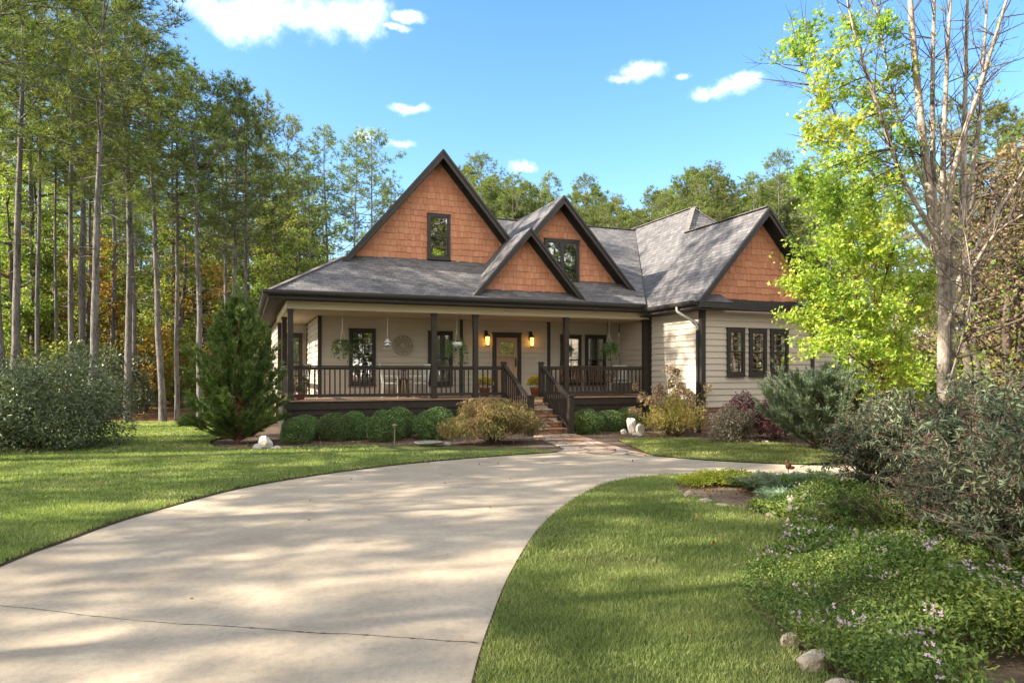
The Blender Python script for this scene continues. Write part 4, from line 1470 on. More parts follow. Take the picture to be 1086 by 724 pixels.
def spray_shrub(seed, H, spread, nb_, lm, bm, up=.8, tuft=60, tl=.16, tw=.014, cone=True, droop=0.0, low=.02):
    """cedar or juniper: leading stem, rising side branches, feathery sprays"""
    rng = np.random.default_rng(seed)
    st, lf = NB(), NB()
    st.tube(np.array([(0, 0, 0), (.03, .02, H * .5), (0, 0, H * .93)]), [.05, .035, .01], 7)
    TP, TD = [], []
    for i in range(nb_):
        t = (i + rng.uniform(0, 1)) / nb_
        t = low + (1 - low) * t ** (1.45 if cone else 1.15)
        z0 = H * (t if t > .2 or not cone else t * .75 + .0) * .78
        rr = spread * ((1 - t) ** .8 if cone else (1 - t ** 2) ** .5) * (rng.uniform(.45, 1.25) if cone else rng.uniform(.65, 1.12)) + .05
        if t < .08:
            rr *= .85
        a = i * 2.4 + rng.normal() * .3
        h = np.array((math.cos(a), math.sin(a), 0))
        e = np.array((0, 0, z0)) + h * rr + np.array((0, 0, (up if t > .3 or not cone else up * (.3 + 1.8 * t)) * rr * rng.uniform(.7, 1.2) + .1 - droop * rr))
        m = np.array((0, 0, z0)) + h * rr * .6 + np.array((0, 0, up * rr * .25))
        br = bez((0, 0, z0), m, e, 7)
        st.tube(br, np.linspace(.016, .004, 7), 4)
        k = int(5 + rr * 13)
        for q in range(k):
            f = rng.uniform(.12 if cone else .3, 1.0); j = min(5, int(f * 6)); p = br[j] + (br[j + 1] - br[j]) * (f * 6 - j)
            dd = unit(unit(br[j + 1] - br[j]) + rdirs(rng, 1)[0] * .55 + np.array((0, 0, .25)))
            ln = rng.uniform(.10, .26)
            s = rng.uniform(0, 1, 7)[:, None]
            TP.append(p + dd * ln * s + rng.normal(size=(7, 3)) * .012); TD.append(np.repeat(dd[None], 7, 0))
    # leader
    s = rng.uniform(.72, 1.0, (60, 1))
    TP.append(np.array((0, 0, H)) * s + rng.normal(size=(60, 3)) * .04 * (1.1 - s) * 6); TD.append(np.repeat(np.array((0, 0, 1.0))[None], 60, 0))
    P, D = np.concatenate(TP), np.concatenate(TD)
    needles(lf, P, D, tl * .62, tw, max(2, tuft // 12), rng, .55)
    return [('foliage', lf.mesh('sprays', lm)), ('stem', st.mesh('stems', bm, True))]


# conical cedar beside the porch corner
Kind('cedar_tree', 'cedar', spray_shrub(301, 4.15, 1.2, 165, L['cedar'], M['redbark'], 1.15, 60, .24, .02)).put(gp(252, 470), 'dark green conical cedar standing beside the porch corner', None, .5)
# big grey-green shrub at the border of the view
SH = Kind('broad_shrub', 'shrub', mound(302, (1.75, 1.5, 1.28), 22000, .09, L['holly'], .42, .2, .35, 30, .72, zmin=-.75))
x, y = at(42, 478, 15.6)[:2]
SH.put((x, y), 'big rounded grey-green shrub at the edge of the side lawn', None, .4, 1.0)
SH.put((x - 2.0, y + .5), 'grey-green shrub cut by the picture border, merging into the big rounded one', None, 2.4, .98)
# clipped boxwoods
BX = [Kind('boxwood', 'boxwood', mound(310 + k, (.5, .5, .46), 8000, .042, L['box'], .6, .05, .14, 8, .36, zmin=-.85, upn=.2)) for k in range(3)]
gbx = 'clipped boxwood balls along the porch'
for i, (px, py, wpx, lab) in enumerate(((315.5, 471.5, 39, 'clipped boxwood ball in the front row nearest the white rock and cedar'),
        (356, 468.5, 41, 'clipped boxwood ball in the front row under the porch window with green reflections'),
        (408, 469, 45, 'clipped boxwood ball in the front row just before the path light'),
        (457.5, 467, 43, 'clipped boxwood ball in the front row behind the stone birdbath'))):
    d = EYE * F / (py - HY) + .45
    BX[i % 3].put(((px - CX) / F * d, d), lab, gbx, rg.uniform(0, 6), wpx * d / F / 1.1, wpx * d / F / 1.1 * .97)
for i, (px, d, wpx, s, lab) in enumerate(((323, 17.9, 38, .95, 'boxwood ball in the back row closest to the porch corner'),
        (376, 18.1, 34, 1.15, 'sun-touched boxwood ball in the back row between two front ones'),
        (423, 18.6, 40, 1.1, 'boxwood ball in the back row below the round wall medallion'),
        (465, 18.9, 38, 1.12, 'boxwood ball in the back row beside the rusty lace maple'),
        (500, 19.6, 36, 1.1, 'boxwood ball tucked behind the rusty lace maple'),
        (623, 19.7, 36, 1.0, 'boxwood ball beside the stone steps behind the lime green shrub'),
        (647, 20.6, 36, .85, 'low boxwood ball under the porch swing'),
        (668, 21.0, 38, .85, 'boxwood ball behind the dried hydrangea'))):
    BX[(i + 1) % 3].put(((px - CX) / F * d, d), lab, gbx, rg.uniform(0, 6), wpx * d / F / 1.1, wpx * d / F / 1.1 * s)
# weeping lace-leaf maple
Kind('lace_maple', 'japanese maple', mound(320, (1.06, .82, .5), 15000, .10, L['jmaple'], .2, .2, .35, 22, .52, D=(0, 0, -1.0), dmix=.55, zmin=-.6)).put(gp(523, 470), 'rusty weeping lace-leaf maple beside the stone steps', None, .3)
Kind('small_shrub', 'shrub', mound(321, (.3, .3, .32), 1500, .075, L['lime'], .6, .12, .4, 8, .26, zmin=-.8)).put(gp(617.5, 459.5), 'small lime green shrub at the foot of the stone steps')

# hydrangea with dried heads
rng = np.random.default_rng(330)
st, lf, hd = NB(), NB(), NB()
for i in range(44):
    a = rng.uniform(0, 6.28); rr = rng.uniform(.15, 1.12); h = rng.uniform(.5, 2.05) * (1 - .32 * rr)
    e = np.array((math.cos(a) * rr, math.sin(a) * rr * .8, h))
    br = bez((e[0] * .1, e[1] * .1, 0), (e[0] * .35, e[1] * .35, h * .7), e, 8)
    st.tube(br, np.linspace(.013, .005, 8), 5)
    m = 22
    f = rng.uniform(.15, .95, m); idx = np.minimum(6, (f * 7).astype(int))
    leaf_quads(lf, br[idx] + rng.normal(size=(m, 3)) * .1, np.full(m, .13), rng, aspect=.6, upn=.8)
    if rng.random() < .8:
        rad = rng.uniform(.075, .125)
        P, d_ = shell_pts(rng, 110, (rad, rad, rad * 1.15), None, .3, -1)
        leaf_quads(hd, P + e, np.full(len(P), .05), rng, d_, .4, .8, .1, .2)
Kind('hydrangea', 'hydrangea', [('stem', st.mesh('stems', M['twig'])), ('foliage', lf.mesh('leaves', L['hyd'])), ('flower_head', hd.mesh('heads', L['hydf']))]).put(at(712, 460, 19.6)[:2], 'tall hydrangea with dried tan flower heads at the wing corner')
# low dry grass-like shrub at its feet
Kind('dry_shrub', 'shrub', mound(331, (.75, .5, .5), 2600, .10, L['hyd'], .25, .2, .5, 24, .35, D=(0, 0, .6), dmix=.5)).put(at(716, 460, 18.9)[:2], 'low yellow-tan shrub in front of the dried hydrangea')
# burgundy and tan shrubs
LO = Kind('burgundy_shrub', 'shrub', mound(340, (.72, .62, .62), 9000, .05, L['loro'], .55, .22, .4, 14, .52, zmin=-.8))
TA = Kind('tan_shrub', 'shrub', mound(341, (.62, .55, .52), 7000, .055, L['tan'], .5, .22, .4, 14, .42, zmin=-.8))
LO.put(at(790, 467, 18.3)[:2], 'burgundy shrub under the three wing windows, nearer the house corner', 'burgundy shrubs under the windows', .3, 1.0)
LO.put(at(822, 467, 18.1)[:2], 'burgundy shrub under the three wing windows, next to the juniper', 'burgundy shrubs under the windows', 2.0, .95)
TA.put(at(776, 467, 17.2)[:2], 'silvery tan shrub in front of the burgundy ones', None, .5, .95)
# juniper
Kind('juniper', 'juniper', spray_shrub(350, 1.55, 1.25, 120, L['juni'], M['redbark'], .75, 60, .2, .019, False, .1)).put(at(872, 470, 15.4)[:2], 'feathery blue-green juniper in front of the wing wall', None, .8, 1.0)
Kind('juniper', 'juniper', spray_shrub(351, 1.5, .75, 70, L['juni'], M['redbark'], 1.1, 60, .2, .02, True, 0)).put(at(880, 470, 16.6)[:2], 'upright blue-green juniper just behind the feathery one', None, .8, 1.25)

# ------------------------------------------------------------------ the yellow-green maple and the pale bare tree
def limb(nb, pts, r0, r1, n=6, k=14):
    """smooth limb through points"""
    pts = np.asarray(pts, float)
    t = np.linspace(0, len(pts) - 1, k)
    out = []
    for x in t:
        i = min(int(x), len(pts) - 2); f = x - i
        p0, p1, p2, p3 = pts[max(i - 1, 0)], pts[i], pts[i + 1], pts[min(i + 2, len(pts) - 1)]
        out.append(.5 * (2 * p1 + (p2 - p0) * f + (2 * p0 - 5 * p1 + 4 * p2 - p3) * f * f + (3 * p1 - p0 - 3 * p2 + p3) * f ** 3))
    out = np.array(out)
    nb.tube(out, np.linspace(r0, r1, k), n)
    return out


rng = np.random.default_rng(400)
md = 13.6
base = np.array((*gp(938, 469.5)[:2], 0.0))
tr, cr = NB(), NB()
for k in range(3):
    limb(tr, [base + np.array((.08 * k - .08, .05 * k, 0)), base + np.array((.16 * k - .2, .1 * k - .1, .9)), base + np.array((.3 * k - .35, .2 * k - .2, 1.9))], .085, .06, 7)
fork = base + np.array((0, 0, 1.7))
clusters = [(905, 250, 46), (860, 268, 40), (948, 262, 42), (880, 310, 46), (930, 318, 48), (975, 320, 34), (852, 330, 30), (878, 362, 40), (915, 366, 40), (955, 360, 34), (942, 402, 32), (975, 388, 28), (930, 225, 40), (885, 215, 38), (866, 182, 28), (905, 190, 32), (990, 290, 26), (968, 428, 20), (842, 296, 20), (955, 290, 40), (905, 335, 40)]
LP = []
for (px, py, r) in clusters:
    d = md + rng.uniform(-.9, 1.1)
    c = at(px, py, d); rr = r * d / F
    s = fork + rng.normal(size=3) * .12
    mid = s * .5 + c * .5 + np.array((0, 0, .25)) + rng.normal(size=3) * .12
    br = limb(tr, [s, mid, c], .03, .009, 5, 10)
    for w in range(24):
        b = br[rng.integers(4, 10)]
        e = c + rdirs(rng, 1)[0] * np.array((rr, rr, rr * .62)) * rng.uniform(.4, 1.1) + np.array((0, 0, -.06))
        tr.tube(np.stack([b, b * .5 + e * .5 + np.array((0, 0, .06)), e]), [.007, .005, .002], 3)
        m = int(17 + rr * 38)
        f = rng.uniform(.35, 1.05, (m, 1))
        LP.append(b + (e - b) * f + rng.normal(size=(m, 3)) * np.array((.07, .07, .05)))
P = np.concatenate(LP)
leaf_stars(cr, P - base, np.full(len(P), .088), rng)
tr.V = [v - base for v in tr.V]
Kind('maple_tree', 'maple', [('trunk', tr.mesh('maple_trunk', M['redbark'], True)), ('crown', cr.mesh('maple_crown', L['maple']))]).put(base, 'bright yellow-green maple in front of the wing gable')

rng = np.random.default_rng(410)
pd = 11.0
base = np.array((*at(1000, 500, pd)[:2], 0.0))
tr, tw, cr = NB(), NB(), NB()
A_ = lambda px, py, dd=0.0: at(px, py, pd + dd)
main = limb(tr, [base, A_(1001, 470), A_(1000, 400), A_(1001, 330), A_(1000, 270)], .095, .08, 10, 14)
limb(tr, [base + np.array((.12, .1, 0)), A_(1012, 440, .1), A_(1009, 350, .1), A_(1012, 250, .15)], .05, .05, 8, 12)
stems = [
    ([A_(1000, 290), A_(987, 215), A_(975, 110), A_(966, 10), A_(962, -90), A_(956, -160)], .085, .012),
    ([A_(1001, 285, .1), A_(991, 220, .1), A_(989, 100, .2), A_(991, 0, .2), A_(994, -110, .2)], .06, .01),
    ([A_(1003, 285, -.1), A_(1000, 200, -.2), A_(1003, 100, -.3), A_(1008, 0, -.3), A_(1014, -90, -.3)], .055, .01),
    ([A_(1012, 262, .15), A_(1020, 230, .2), A_(1023, 130, .3), A_(1026, 0, .3), A_(1030, -100, .4)], .065, .01),
    ([A_(998, 300, -.1), A_(1012, 180, -.4), A_(1040, 90, -.5), A_(1066, 5, -.6), A_(1085, -60, -.7)], .05, .01),
    ([A_(1020, 240, .2), A_(1036, 150, .5), A_(1044, 50, .7), A_(1050, -50, .8)], .045, .01),
    ([A_(1002, 330, .2), A_(1030, 270, .6), A_(1080, 190, 1.2), A_(1120, 120, 1.6)], .04, .012),
    ([A_(1004, 345, -.2), A_(1050, 255, -.8), A_(1110, 215, -1.2)], .035, .012),
    ([A_(998, 260, -.2), A_(958, 190, -.5), A_(930, 110, -.7), A_(905, 30, -.8), A_(893, -30, -.8)], .04, .008),
    ([A_(998, 275, .2), A_(950, 215, .5), A_(910, 165, .6), A_(880, 120, .6), A_(850, 70, .6)], .035, .006),
    ([A_(985, 210, .1), A_(952, 120, .3), A_(935, 40, .4), A_(925, -20, .5)], .028, .006),
    ([A_(1002, 420, -.2), A_(1020, 360, -.6), A_(1030, 300, -.7), A_(1022, 240, -.7)], .022, .005),
]
SP = []
for pts, r0, r1 in stems:
    SP.append(limb(tr, pts, r0, r1, 7, 18))
for s in SP:
    for k in range(44):
        i = rng.integers(4, 18); b = s[i]
        tdir = unit(unit(s[min(17, i + 1)] - s[i - 1]) * .9 + rdirs(rng, 1)[0] * .9)
        ln = rng.uniform(.25, 1.15)
        e = b + tdir * ln
        mid = b + tdir * ln * .5 + rng.normal(size=3) * .04
        tw.tube(np.stack([b, mid, e]), [.010, .006, .0025], 4)
        for q in range(3):
            g = rng.uniform(.35, .9); p = b + (e - b) * g
            e2 = p + unit(tdir + rdirs(rng, 1)[0] * .8) * ln * rng.uniform(.2, .5)
            tw.tube(np.stack([p, e2]), [.004, .0018], 3)
LP = []
cl2 = [(890, 215, 32), (925, 205, 34), (955, 225, 28), (868, 205, 24), (850, 190, 18), (862, 28, 34), (842, 60, 26), (880, 62, 38), (905, 92, 40), (872, 105, 34), (900, 135, 36), (930, 120, 36), (925, 160, 34), (950, 80, 26), (938, 30, 26), (905, 30, 30), (855, 140, 22), (940, 190, 30), (896, 172, 26), (960, 150, 22), (872, 150, 22)]
for (px, py, r) in cl2:
    d = pd + rng.uniform(-.7, .7); c = at(px, py, d); rr = r * d / F
    near = min((p for s in (SP[8], SP[9], SP[10]) for p in s), key=lambda p: np.linalg.norm(p - c))
    tw.tube(bez(near, near * .5 + c * .5 + np.array((0, 0, .08)), c, 5), np.linspace(.012, .004, 5), 4)
    for w in range(10):
        e = c + rdirs(rng, 1)[0] * rr * rng.uniform(.4, 1.1)
        tw.tube(np.stack([c, e]), [.005, .002], 3)
        m = int(15 + rr * 50)
        LP.append(c + (e - c) * rng.uniform(.3, 1.05, (m, 1)) + rng.normal(size=(m, 3)) * .06)
for k in range(420):                                    # thin scatter of leaves on the other stems
    s = SP[rng.integers(len(SP))]; LP.append(s[rng.integers(6, 18)][None] + rng.normal(size=(1, 3)) * .22)
for (px, py, r, m) in ((1040, 330, 40, 90), (1075, 300, 34, 70), (1045, 400, 40, 110), (1075, 400, 34, 90), (1020, 380, 24, 60), (985, 400, 26, 60)):
    c = at(px, py, pd + rng.uniform(-.3, 1.5)); rr = r * pd / F
    for w in range(8):
        e = c + rdirs(rng, 1)[0] * rr; tw.tube(np.stack([c, e]), [.005, .002], 3)
    LP.append(c + rng.normal(size=(m, 3)) * rr * .5)
P = np.concatenate(LP)
leaf_stars(cr, P - base, np.full(len(P), .082), rng)
for b in (tr, tw):
    b.V = [v - base for v in b.V]
Kind('bare_tree', 'tree', [('trunk', tr.mesh('pale_trunk', M['palebark'], True)), ('branches', tw.mesh('pale_twigs', M['greybark'])), ('crown', cr.mesh('sparse_crown', L['mapleup']))]).put(base, 'pale multi-stemmed tree, half bare, towering over the planting bed')
# ================================================================== GROUND
def sheet(name, pts, z, mat, kind='structure', th=None):
    mb = MB()
    mb.face([(x, y, z) for x, y in pts])
    if th:
        n = len(pts)
        for k in range(n):
            a, b = pts[k], pts[(k + 1) % n]
            mb.face([(a[0], a[1], z - th), (b[0], b[1], z - th), (b[0], b[1], z), (a[0], a[1], z)])
    o = mb.build(name, mat)
    return props(o, kind=kind)


def smooth(pts, k=6):
    """open spline through points"""
    pts = np.asarray(pts, float); out = []
    for i in range(len(pts) - 1):
        p0, p1, p2, p3 = pts[max(i - 1, 0)], pts[i], pts[i + 1], pts[min(i + 2, len(pts) - 1)]
        for f in np.arange(k) / k:
            out.append(.5 * (2 * p1 + (p2 - p0) * f + (2 * p0 - 5 * p1 + 4 * p2 - p3) * f * f + (3 * p1 - p0 - 3 * p2 + p3) * f ** 3))
    out.append(pts[-1])
    return [tuple(p) for p in out]


G = lambda L_: [gp(*p) for p in L_]
drive_edge = smooth([(-2.9, -5), (-3.7, .5), (-4.25, 3.5)] + G([(0, 600), (60, 577), (150, 546), (270, 515), (400, 495.5), (500, 486), (592, 479.5)]))
lawn_bed = G([(560, 475), (520, 475.5), (470, 474.5), (420, 473), (370, 473.5), (320, 475), (275, 476.5), (240, 476), (222, 472), (226, 467), (240, 464)])
lawn_bed = smooth(lawn_bed, 3)
lawn_wood = G([(262, 452), (258, 449.5), (225, 449), (180, 448), (135, 447.5), (60, 447), (0, 447), (-150, 447)]) + [(-34, 22), (-34, 8)]
bed_edge = smooth(G([(716, 512), (722, 524), (745, 530), (770, 536), (800, 545), (830, 554), (853, 567), (848, 585), (812, 602), (792, 622), (796, 645), (822, 668), (842, 690), (872, 712), (900, 735)]) + [(1.75, 2.4)], 4)
inner = smooth([(-.1, -5), (-.2, 0), (-.22, 2.4)] + G([(504, 724), (526, 650), (546, 603), (572, 562), (602, 535), (642, 514), (690, 506), (735, 503.5)]), 6)
front_edge = smooth(G([(692, 483.5), (725, 486.5), (760, 489), (810, 491.5), (850, 493), (920, 494)]) + [(14, 12.6), (30, 12.5)], 4)
lawn_r = inner + [(3.0, 11.5)] + bed_edge + [(1.5, -5)]
lawn_2 = G([(692, 483.5), (725, 486.5), (760, 489), (810, 491.5), (850, 493), (885, 491), (893, 484), (868, 475), (830, 471), (780, 468), (735, 466), (690, 465), (655, 467)])
lawn_l = drive_edge + lawn_bed + lawn_wood + [(-30, -5)]
walk = G([(566, 459.5), (606, 459.5), (622, 464), (640, 470), (664, 476.5), (692, 483.3), (592, 479.8), (600, 476), (585, 470), (566, 465)])
driveway = drive_edge + [gp(592, 479.5)] + front_edge + [(30, 9.2), (14, 9.6)] + [gp(860, 503), gp(780, 503.5)] + inner[::-1]

ground = MB()
n = 24
ground.face([(-260, -200, -.02), (260, -200, -.02), (260, 320, -.02), (-260, 320, -.02)])
props(ground.build('ground', M['straw']), kind='structure')
sheet('house_bed', smooth(G([(600, 480), (560, 475.5), (470, 475), (370, 474), (300, 476.5), (235, 477), (215, 471), (222, 464)]) + [hw(-1.4, .5), hw(-1.4, 10)], 3) + [hw(.2, 10), hw(.2, .2), hw(11, .2), hw(11, -2.6), hw(18.5, -2.6), hw(18.5, -5.2)] + G([(905, 482), (870, 474), (780, 467), (690, 464), (655, 467), (692, 484)]), -.008, M['mulch'])
sheet('planting_bed', G([(690, 505), (735, 503), (860, 502.5)]) + [(14, 9.7), (22, 9.3), (22, -3), (1.6, -3)] + bed_edge[::-1], -.012, M['soil'])
drv = sheet('driveway', driveway, .004, M['concrete'])
# dark cut edge of the turf beside the concrete
def ribbon(pts, w0, w1):
    pts = np.asarray(pts); t = unit(np.gradient(pts, axis=0)); nrm = np.stack([-t[:, 1], t[:, 0]], 1)
    return [tuple(p) for p in pts + nrm * w0] + [tuple(p) for p in (pts + nrm * w1)[::-1]]


sheet('soil_edge', ribbon(drive_edge, -.03, .10), .009, M['edge'])
sheet('soil_edge', ribbon(inner, -.06, .02), .009, M['edge'])
o = sheet('path', walk, .014, M['flag'], th=.03)
sheet('lawn', ribbon(drive_edge, .08, .3)[:len(drive_edge)] + lawn_bed + lawn_wood + [(-30, -5)], .02, M['turf'])
sheet('lawn', lawn_r, .02, M['turf'])
sheet('lawn', lawn_2, .02, M['turf'])
# the crack across the drive
rng = np.random.default_rng(5)
cp = G([(-60, 640), (0, 642.5), (40, 645), (120, 653), (200, 659), (270, 664), (330, 667.5), (400, 669.5), (460, 674), (509, 677)])
cp = np.array(smooth(cp, 14)); cp[:, 1] += np.cumsum(rng.normal(size=len(cp)) * .0035); cp[:, 0] += rng.normal(size=len(cp)) * .004
w = rng.uniform(.002, .0055, len(cp)); w[rng.integers(70, len(cp), 9)] = .011
mb = MB()
for i in range(len(cp) - 1):
    mb.face([(cp[i][0], cp[i][1] - w[i], .0058), (cp[i + 1][0], cp[i + 1][1] - w[i + 1], .0058), (cp[i + 1][0], cp[i + 1][1] + w[i + 1], .0058), (cp[i][0], cp[i][1] + w[i], .0058)])
mb.build('crack', M['crack'], drv)


# ------------------------------------------------------------------ grass blades
def inside(P, poly):
    poly = np.asarray(poly); c = np.zeros(len(P), bool)
    x, y = P[:, 0], P[:, 1]
    for k in range(len(poly)):
        (x1, y1), (x2, y2) = poly[k], poly[k - 1]
        with np.errstate(divide='ignore', invalid='ignore'):
            c ^= ((y1 > y) != (y2 > y)) & (x < (x2 - x1) * (y - y1) / (y2 - y1 + 1e-12) + x1)
    return c


def wave(P, seed, f):
    r = np.random.default_rng(seed); K = r.normal(size=(6, 2)) * f; ph = r.uniform(0, 6.28, 6)
    return np.cos(P @ K.T + ph).sum(1) / 6


def grass(nb, poly, rng, dens, h, w, box, dmin=0, dmax=99):
    x0, y0, x1, y1 = box
    n = int(dens * (x1 - x0) * (y1 - y0))
    P = np.stack([rng.uniform(x0, x1, n), rng.uniform(y0, y1, n)], 1)
    d = P[:, 1]
    P = P[(d >= dmin) & (d < dmax) & (np.abs(P[:, 0]) < .80 * d + .8)]
    P = P[inside(P, poly)]
    n = len(P)
    m = .5 + .5 * wave(P, 3, 1.6)
    hh = h * rng.uniform(.55, 1.25, n) * (.7 + .6 * m)
    a = rng.uniform(0, 6.28, n); b = rng.uniform(0, 6.28, n)
    lean = rng.uniform(.1, .9, n) * hh
    S = np.stack([np.cos(a), np.sin(a), np.zeros(n)], 1) * w * .5 * rng.uniform(.7, 1.4, (n, 1))
    B = np.concatenate([P, np.full((n, 1), .016)], 1)
    T = B + np.stack([np.cos(b) * lean, np.sin(b) * lean, hh], 1)
    Mi = B * .55 + T * .45; Mi[:, 2] += hh * .12
    V = np.stack([B - S, B + S, Mi + S * .75, Mi - S * .75, T], 1)
    i = np.arange(n)[:, None] * 5
    nb.add(V, i + np.array([[3, 2, 4]]), i + np.array([[0, 1, 2, 3]]))


rng = np.random.default_rng(21)
gb_ = NB()
grass(gb_, lawn_r, rng, 9500, .036, .0042, (-1.5, 2.6, 4.2, 6.2), 2.6, 6.2)
grass(gb_, lawn_r, rng, 4200, .04, .0065, (-.8, 6.2, 4.5, 12), 6.2, 12)
props(gb_.build('lawn_grass', L['grass']), kind='stuff')
gb_ = NB()
grass(gb_, lawn_l, rng, 4200, .038, .0065, (-8.5, 5.0, -1, 9), 5, 9)
grass(gb_, lawn_l, rng, 1900, .04, .010, (-13, 9, 2, 15), 9, 15)
grass(gb_, lawn_l, rng, 700, .045, .017, (-26, 15, -3, 25), 15, 25)
props(gb_.build('lawn_grass', L['grass']), kind='stuff')
gb_ = NB()
grass(gb_, lawn_2, rng, 1700, .045, .011, (1.5, 12, 9, 19), 12, 19)
props(gb_.build('lawn_grass', L['grass']), kind='stuff')

# ------------------------------------------------------------------ straw, bark and leaf litter
def litter(name, poly, box, n, rng, size, lm, z=.0, aspect=.25, ymax=99):
    nb = NB(); P = np.stack([rng.uniform(box[0], box[2], n), rng.uniform(box[1], box[3], n)], 1)
    P = P[inside(P, poly)]; P = np.concatenate([P, rng.uniform(z, z + .03, (len(P), 1))], 1)
    leaf_quads(nb, P, np.full(len(P), size), rng, np.tile((1.0, 0, 0), (len(P), 1)), 0, aspect, .05, 3.0)
    return props(nb.build(name, lm), kind='stuff')


hbx = G([(560, 475), (470, 474.5), (370, 473.5), (300, 476), (235, 476)]) + [hw(-1.2, 0), hw(11, 0), hw(11, -2.6), hw(18, -2.6), hw(18, -5)] + G([(870, 475), (780, 468), (690, 465), (640, 466)])
litter('bark_litter', hbx, (-8, 13, 13, 26), 14000, rng, .07, L['deadleaf'])
bedp = bed_edge + [(4.2, .8), (18, .8), (18, 9.6), (5.8, 11.6), (3.5, 11.6)]
litter('leaf_litter', bedp, (1, 1, 12, 12), 16000, rng, .05, L['deadleaf'], .0, .5)
nb = NB(); P = np.stack([rng.uniform(-5, 3, 46), rng.uniform(4, 15, 46)], 1); P = P[inside(P, driveway)]
P = np.concatenate([P, np.full((len(P), 1), .012)], 1)
leaf_quads(nb, P, np.full(len(P), .06), rng, None, 0, .6, .1, 4.0)
P = np.stack([rng.uniform(-20, 4.5, 420), rng.uniform(4, 24, 420)], 1); P = P[inside(P, lawn_l) | inside(P, lawn_r)]
P = np.concatenate([P, np.full((len(P), 1), .05)], 1)
leaf_quads(nb, P, np.full(len(P), .06), rng, None, 0, .6, .1, 3.0)
props(nb.build('fallen_leaves', L['deadleaf']), kind='stuff')

# ------------------------------------------------------------------ planting bed: ground cover with asters
rng = np.random.default_rng(51)
bp = np.array(bedp)
n = 44000
P = np.stack([rng.uniform(1.0, 8.5, n), rng.uniform(2.6, 8.6, n)], 1)
P = P[inside(P, bedp) & (np.abs(P[:, 0]) < .8 * P[:, 1] + .6)]
be = np.array(bed_edge)
dist = np.min(np.hypot(P[:, None, 0] - be[None, ::2, 0], P[:, None, 1] - be[None, ::2, 1]), 1)
w1 = wave(P, 8, 2.4)
keep = (w1 + .95 + dist * .5 > rng.uniform(-.15, .5, len(P))) & ((P[:, 1] > 4.05) | (w1 > .05))
P, dist, w1 = P[keep], dist[keep], w1[keep]
hh = (.2 + .3 * np.clip(dist / .9, 0, 1)) * (.75 + .5 * w1) * (1 + .25 * wave(P, 9, 7))
nb, sb, fb = NB(), NB(), NB()
m = 13
Q = np.repeat(P, m, 0); H_ = np.repeat(hh, m)
z = H_ * rng.uniform(.05, 1.0, len(Q)) ** .55
Q3 = np.concatenate([Q + rng.normal(size=Q.shape) * .045, z[:, None]], 1)
sz = .029 * (1.1 + .5 * (np.repeat(wave(P, 13, 3), m) > .15)) * (.8 + .5 * (Q3[:, 1] > 6))
leaf_quads(nb, Q3, sz, rng, None, 0, .5, .1, 1.0)
props(nb.build('ground_cover', L['cover']), kind='stuff')
# lavender flowers on it
fp = P[(wave(P, 17, 5) > -.12) & (rng.random(len(P)) < .012)]
fh = np.interp(np.arange(len(fp)), [0, 1], [0, 0])
C = []
for p in fp:
    i = np.argmin(np.abs(P[:, 0] - p[0]) + np.abs(P[:, 1] - p[1])); hz_ = hh[i]
    for k in range(rng.integers(3, 9)):
        C.append((p[0] + rng.normal() * .04, p[1] + rng.normal() * .04, hz_ + rng.uniform(0, .06)))
C = np.array(C)
C8 = np.repeat(C, 7, 0)
ang = np.tile(np.arange(7) * 2 * math.pi / 7, len(C))
U8 = unit(rdirs(rng, len(C)) * .75 + np.array((0, -.45, .8)))
X8 = unit(np.cross(U8, rdirs(rng, len(C)))); Y8 = np.cross(U8, X8)
U8, X8, Y8 = (np.repeat(q_, 7, 0) for q_ in (U8, X8, Y8))
D8 = X8 * np.cos(ang)[:, None] + Y8 * np.sin(ang)[:, None] + U8 * .2
leaf_quads(fb, C8, np.full(len(C8), .016), rng, D8, .9, .5, .05, .8)
props(fb.build('aster_flowers', L['aster']), kind='stuff')

# low yellow-green and green edging plants at the far tip of the bed
YS = Kind('low_shrub', 'shrub', mound(360, (.44, .32, .17), 3200, .045, L['yel'], .5, .2, .45, 10, .12, zmin=-.4))
for i, (px, d, s) in enumerate(((736, 10.7, .75), (757, 10.8, .95), (782, 10.9, .95))):
    YS.put(at(px, 500, d)[:2], ('small yellow-green plant at the very tip of the planting bed', 'yellow-green plant second from the tip of the planting bed', 'yellow-green plant next to the dark low junipers in the bed')[i], 'yellow-green edging plants', rg.uniform(0, 6), s, s * .7)
LJ = Kind('low_juniper', 'juniper', spray_shrub(361, .26, .75, 90, L['cedar'], M['twig'], .2, 50, .16, .014, False, .05))
LG = Kind('low_juniper', 'juniper', spray_shrub(362, .26, .75, 90, L['juni'], M['twig'], .2, 50, .16, .014, False, .05))
for i, (px, d, s) in enumerate(((822, 10.2, .8), (852, 10.0, .95), (890, 9.9, 1.0), (868, 8.9, .8), (915, 9.2, .9), (846, 9.3, .6))):
    (LG if i % 2 else LJ).put(at(px, 500, d)[:2], ('spreading juniper beside the yellow-green plants', 'spreading juniper behind the stone garden figure', 'spreading juniper under the edge of the blue juniper view', 'spreading juniper just behind the border stones', 'spreading juniper in front of the dark butterfly bushes', 'small spreading juniper next to the stone garden figure')[i], 'spreading junipers in the bed', rg.uniform(0, 6), s, s * .5)

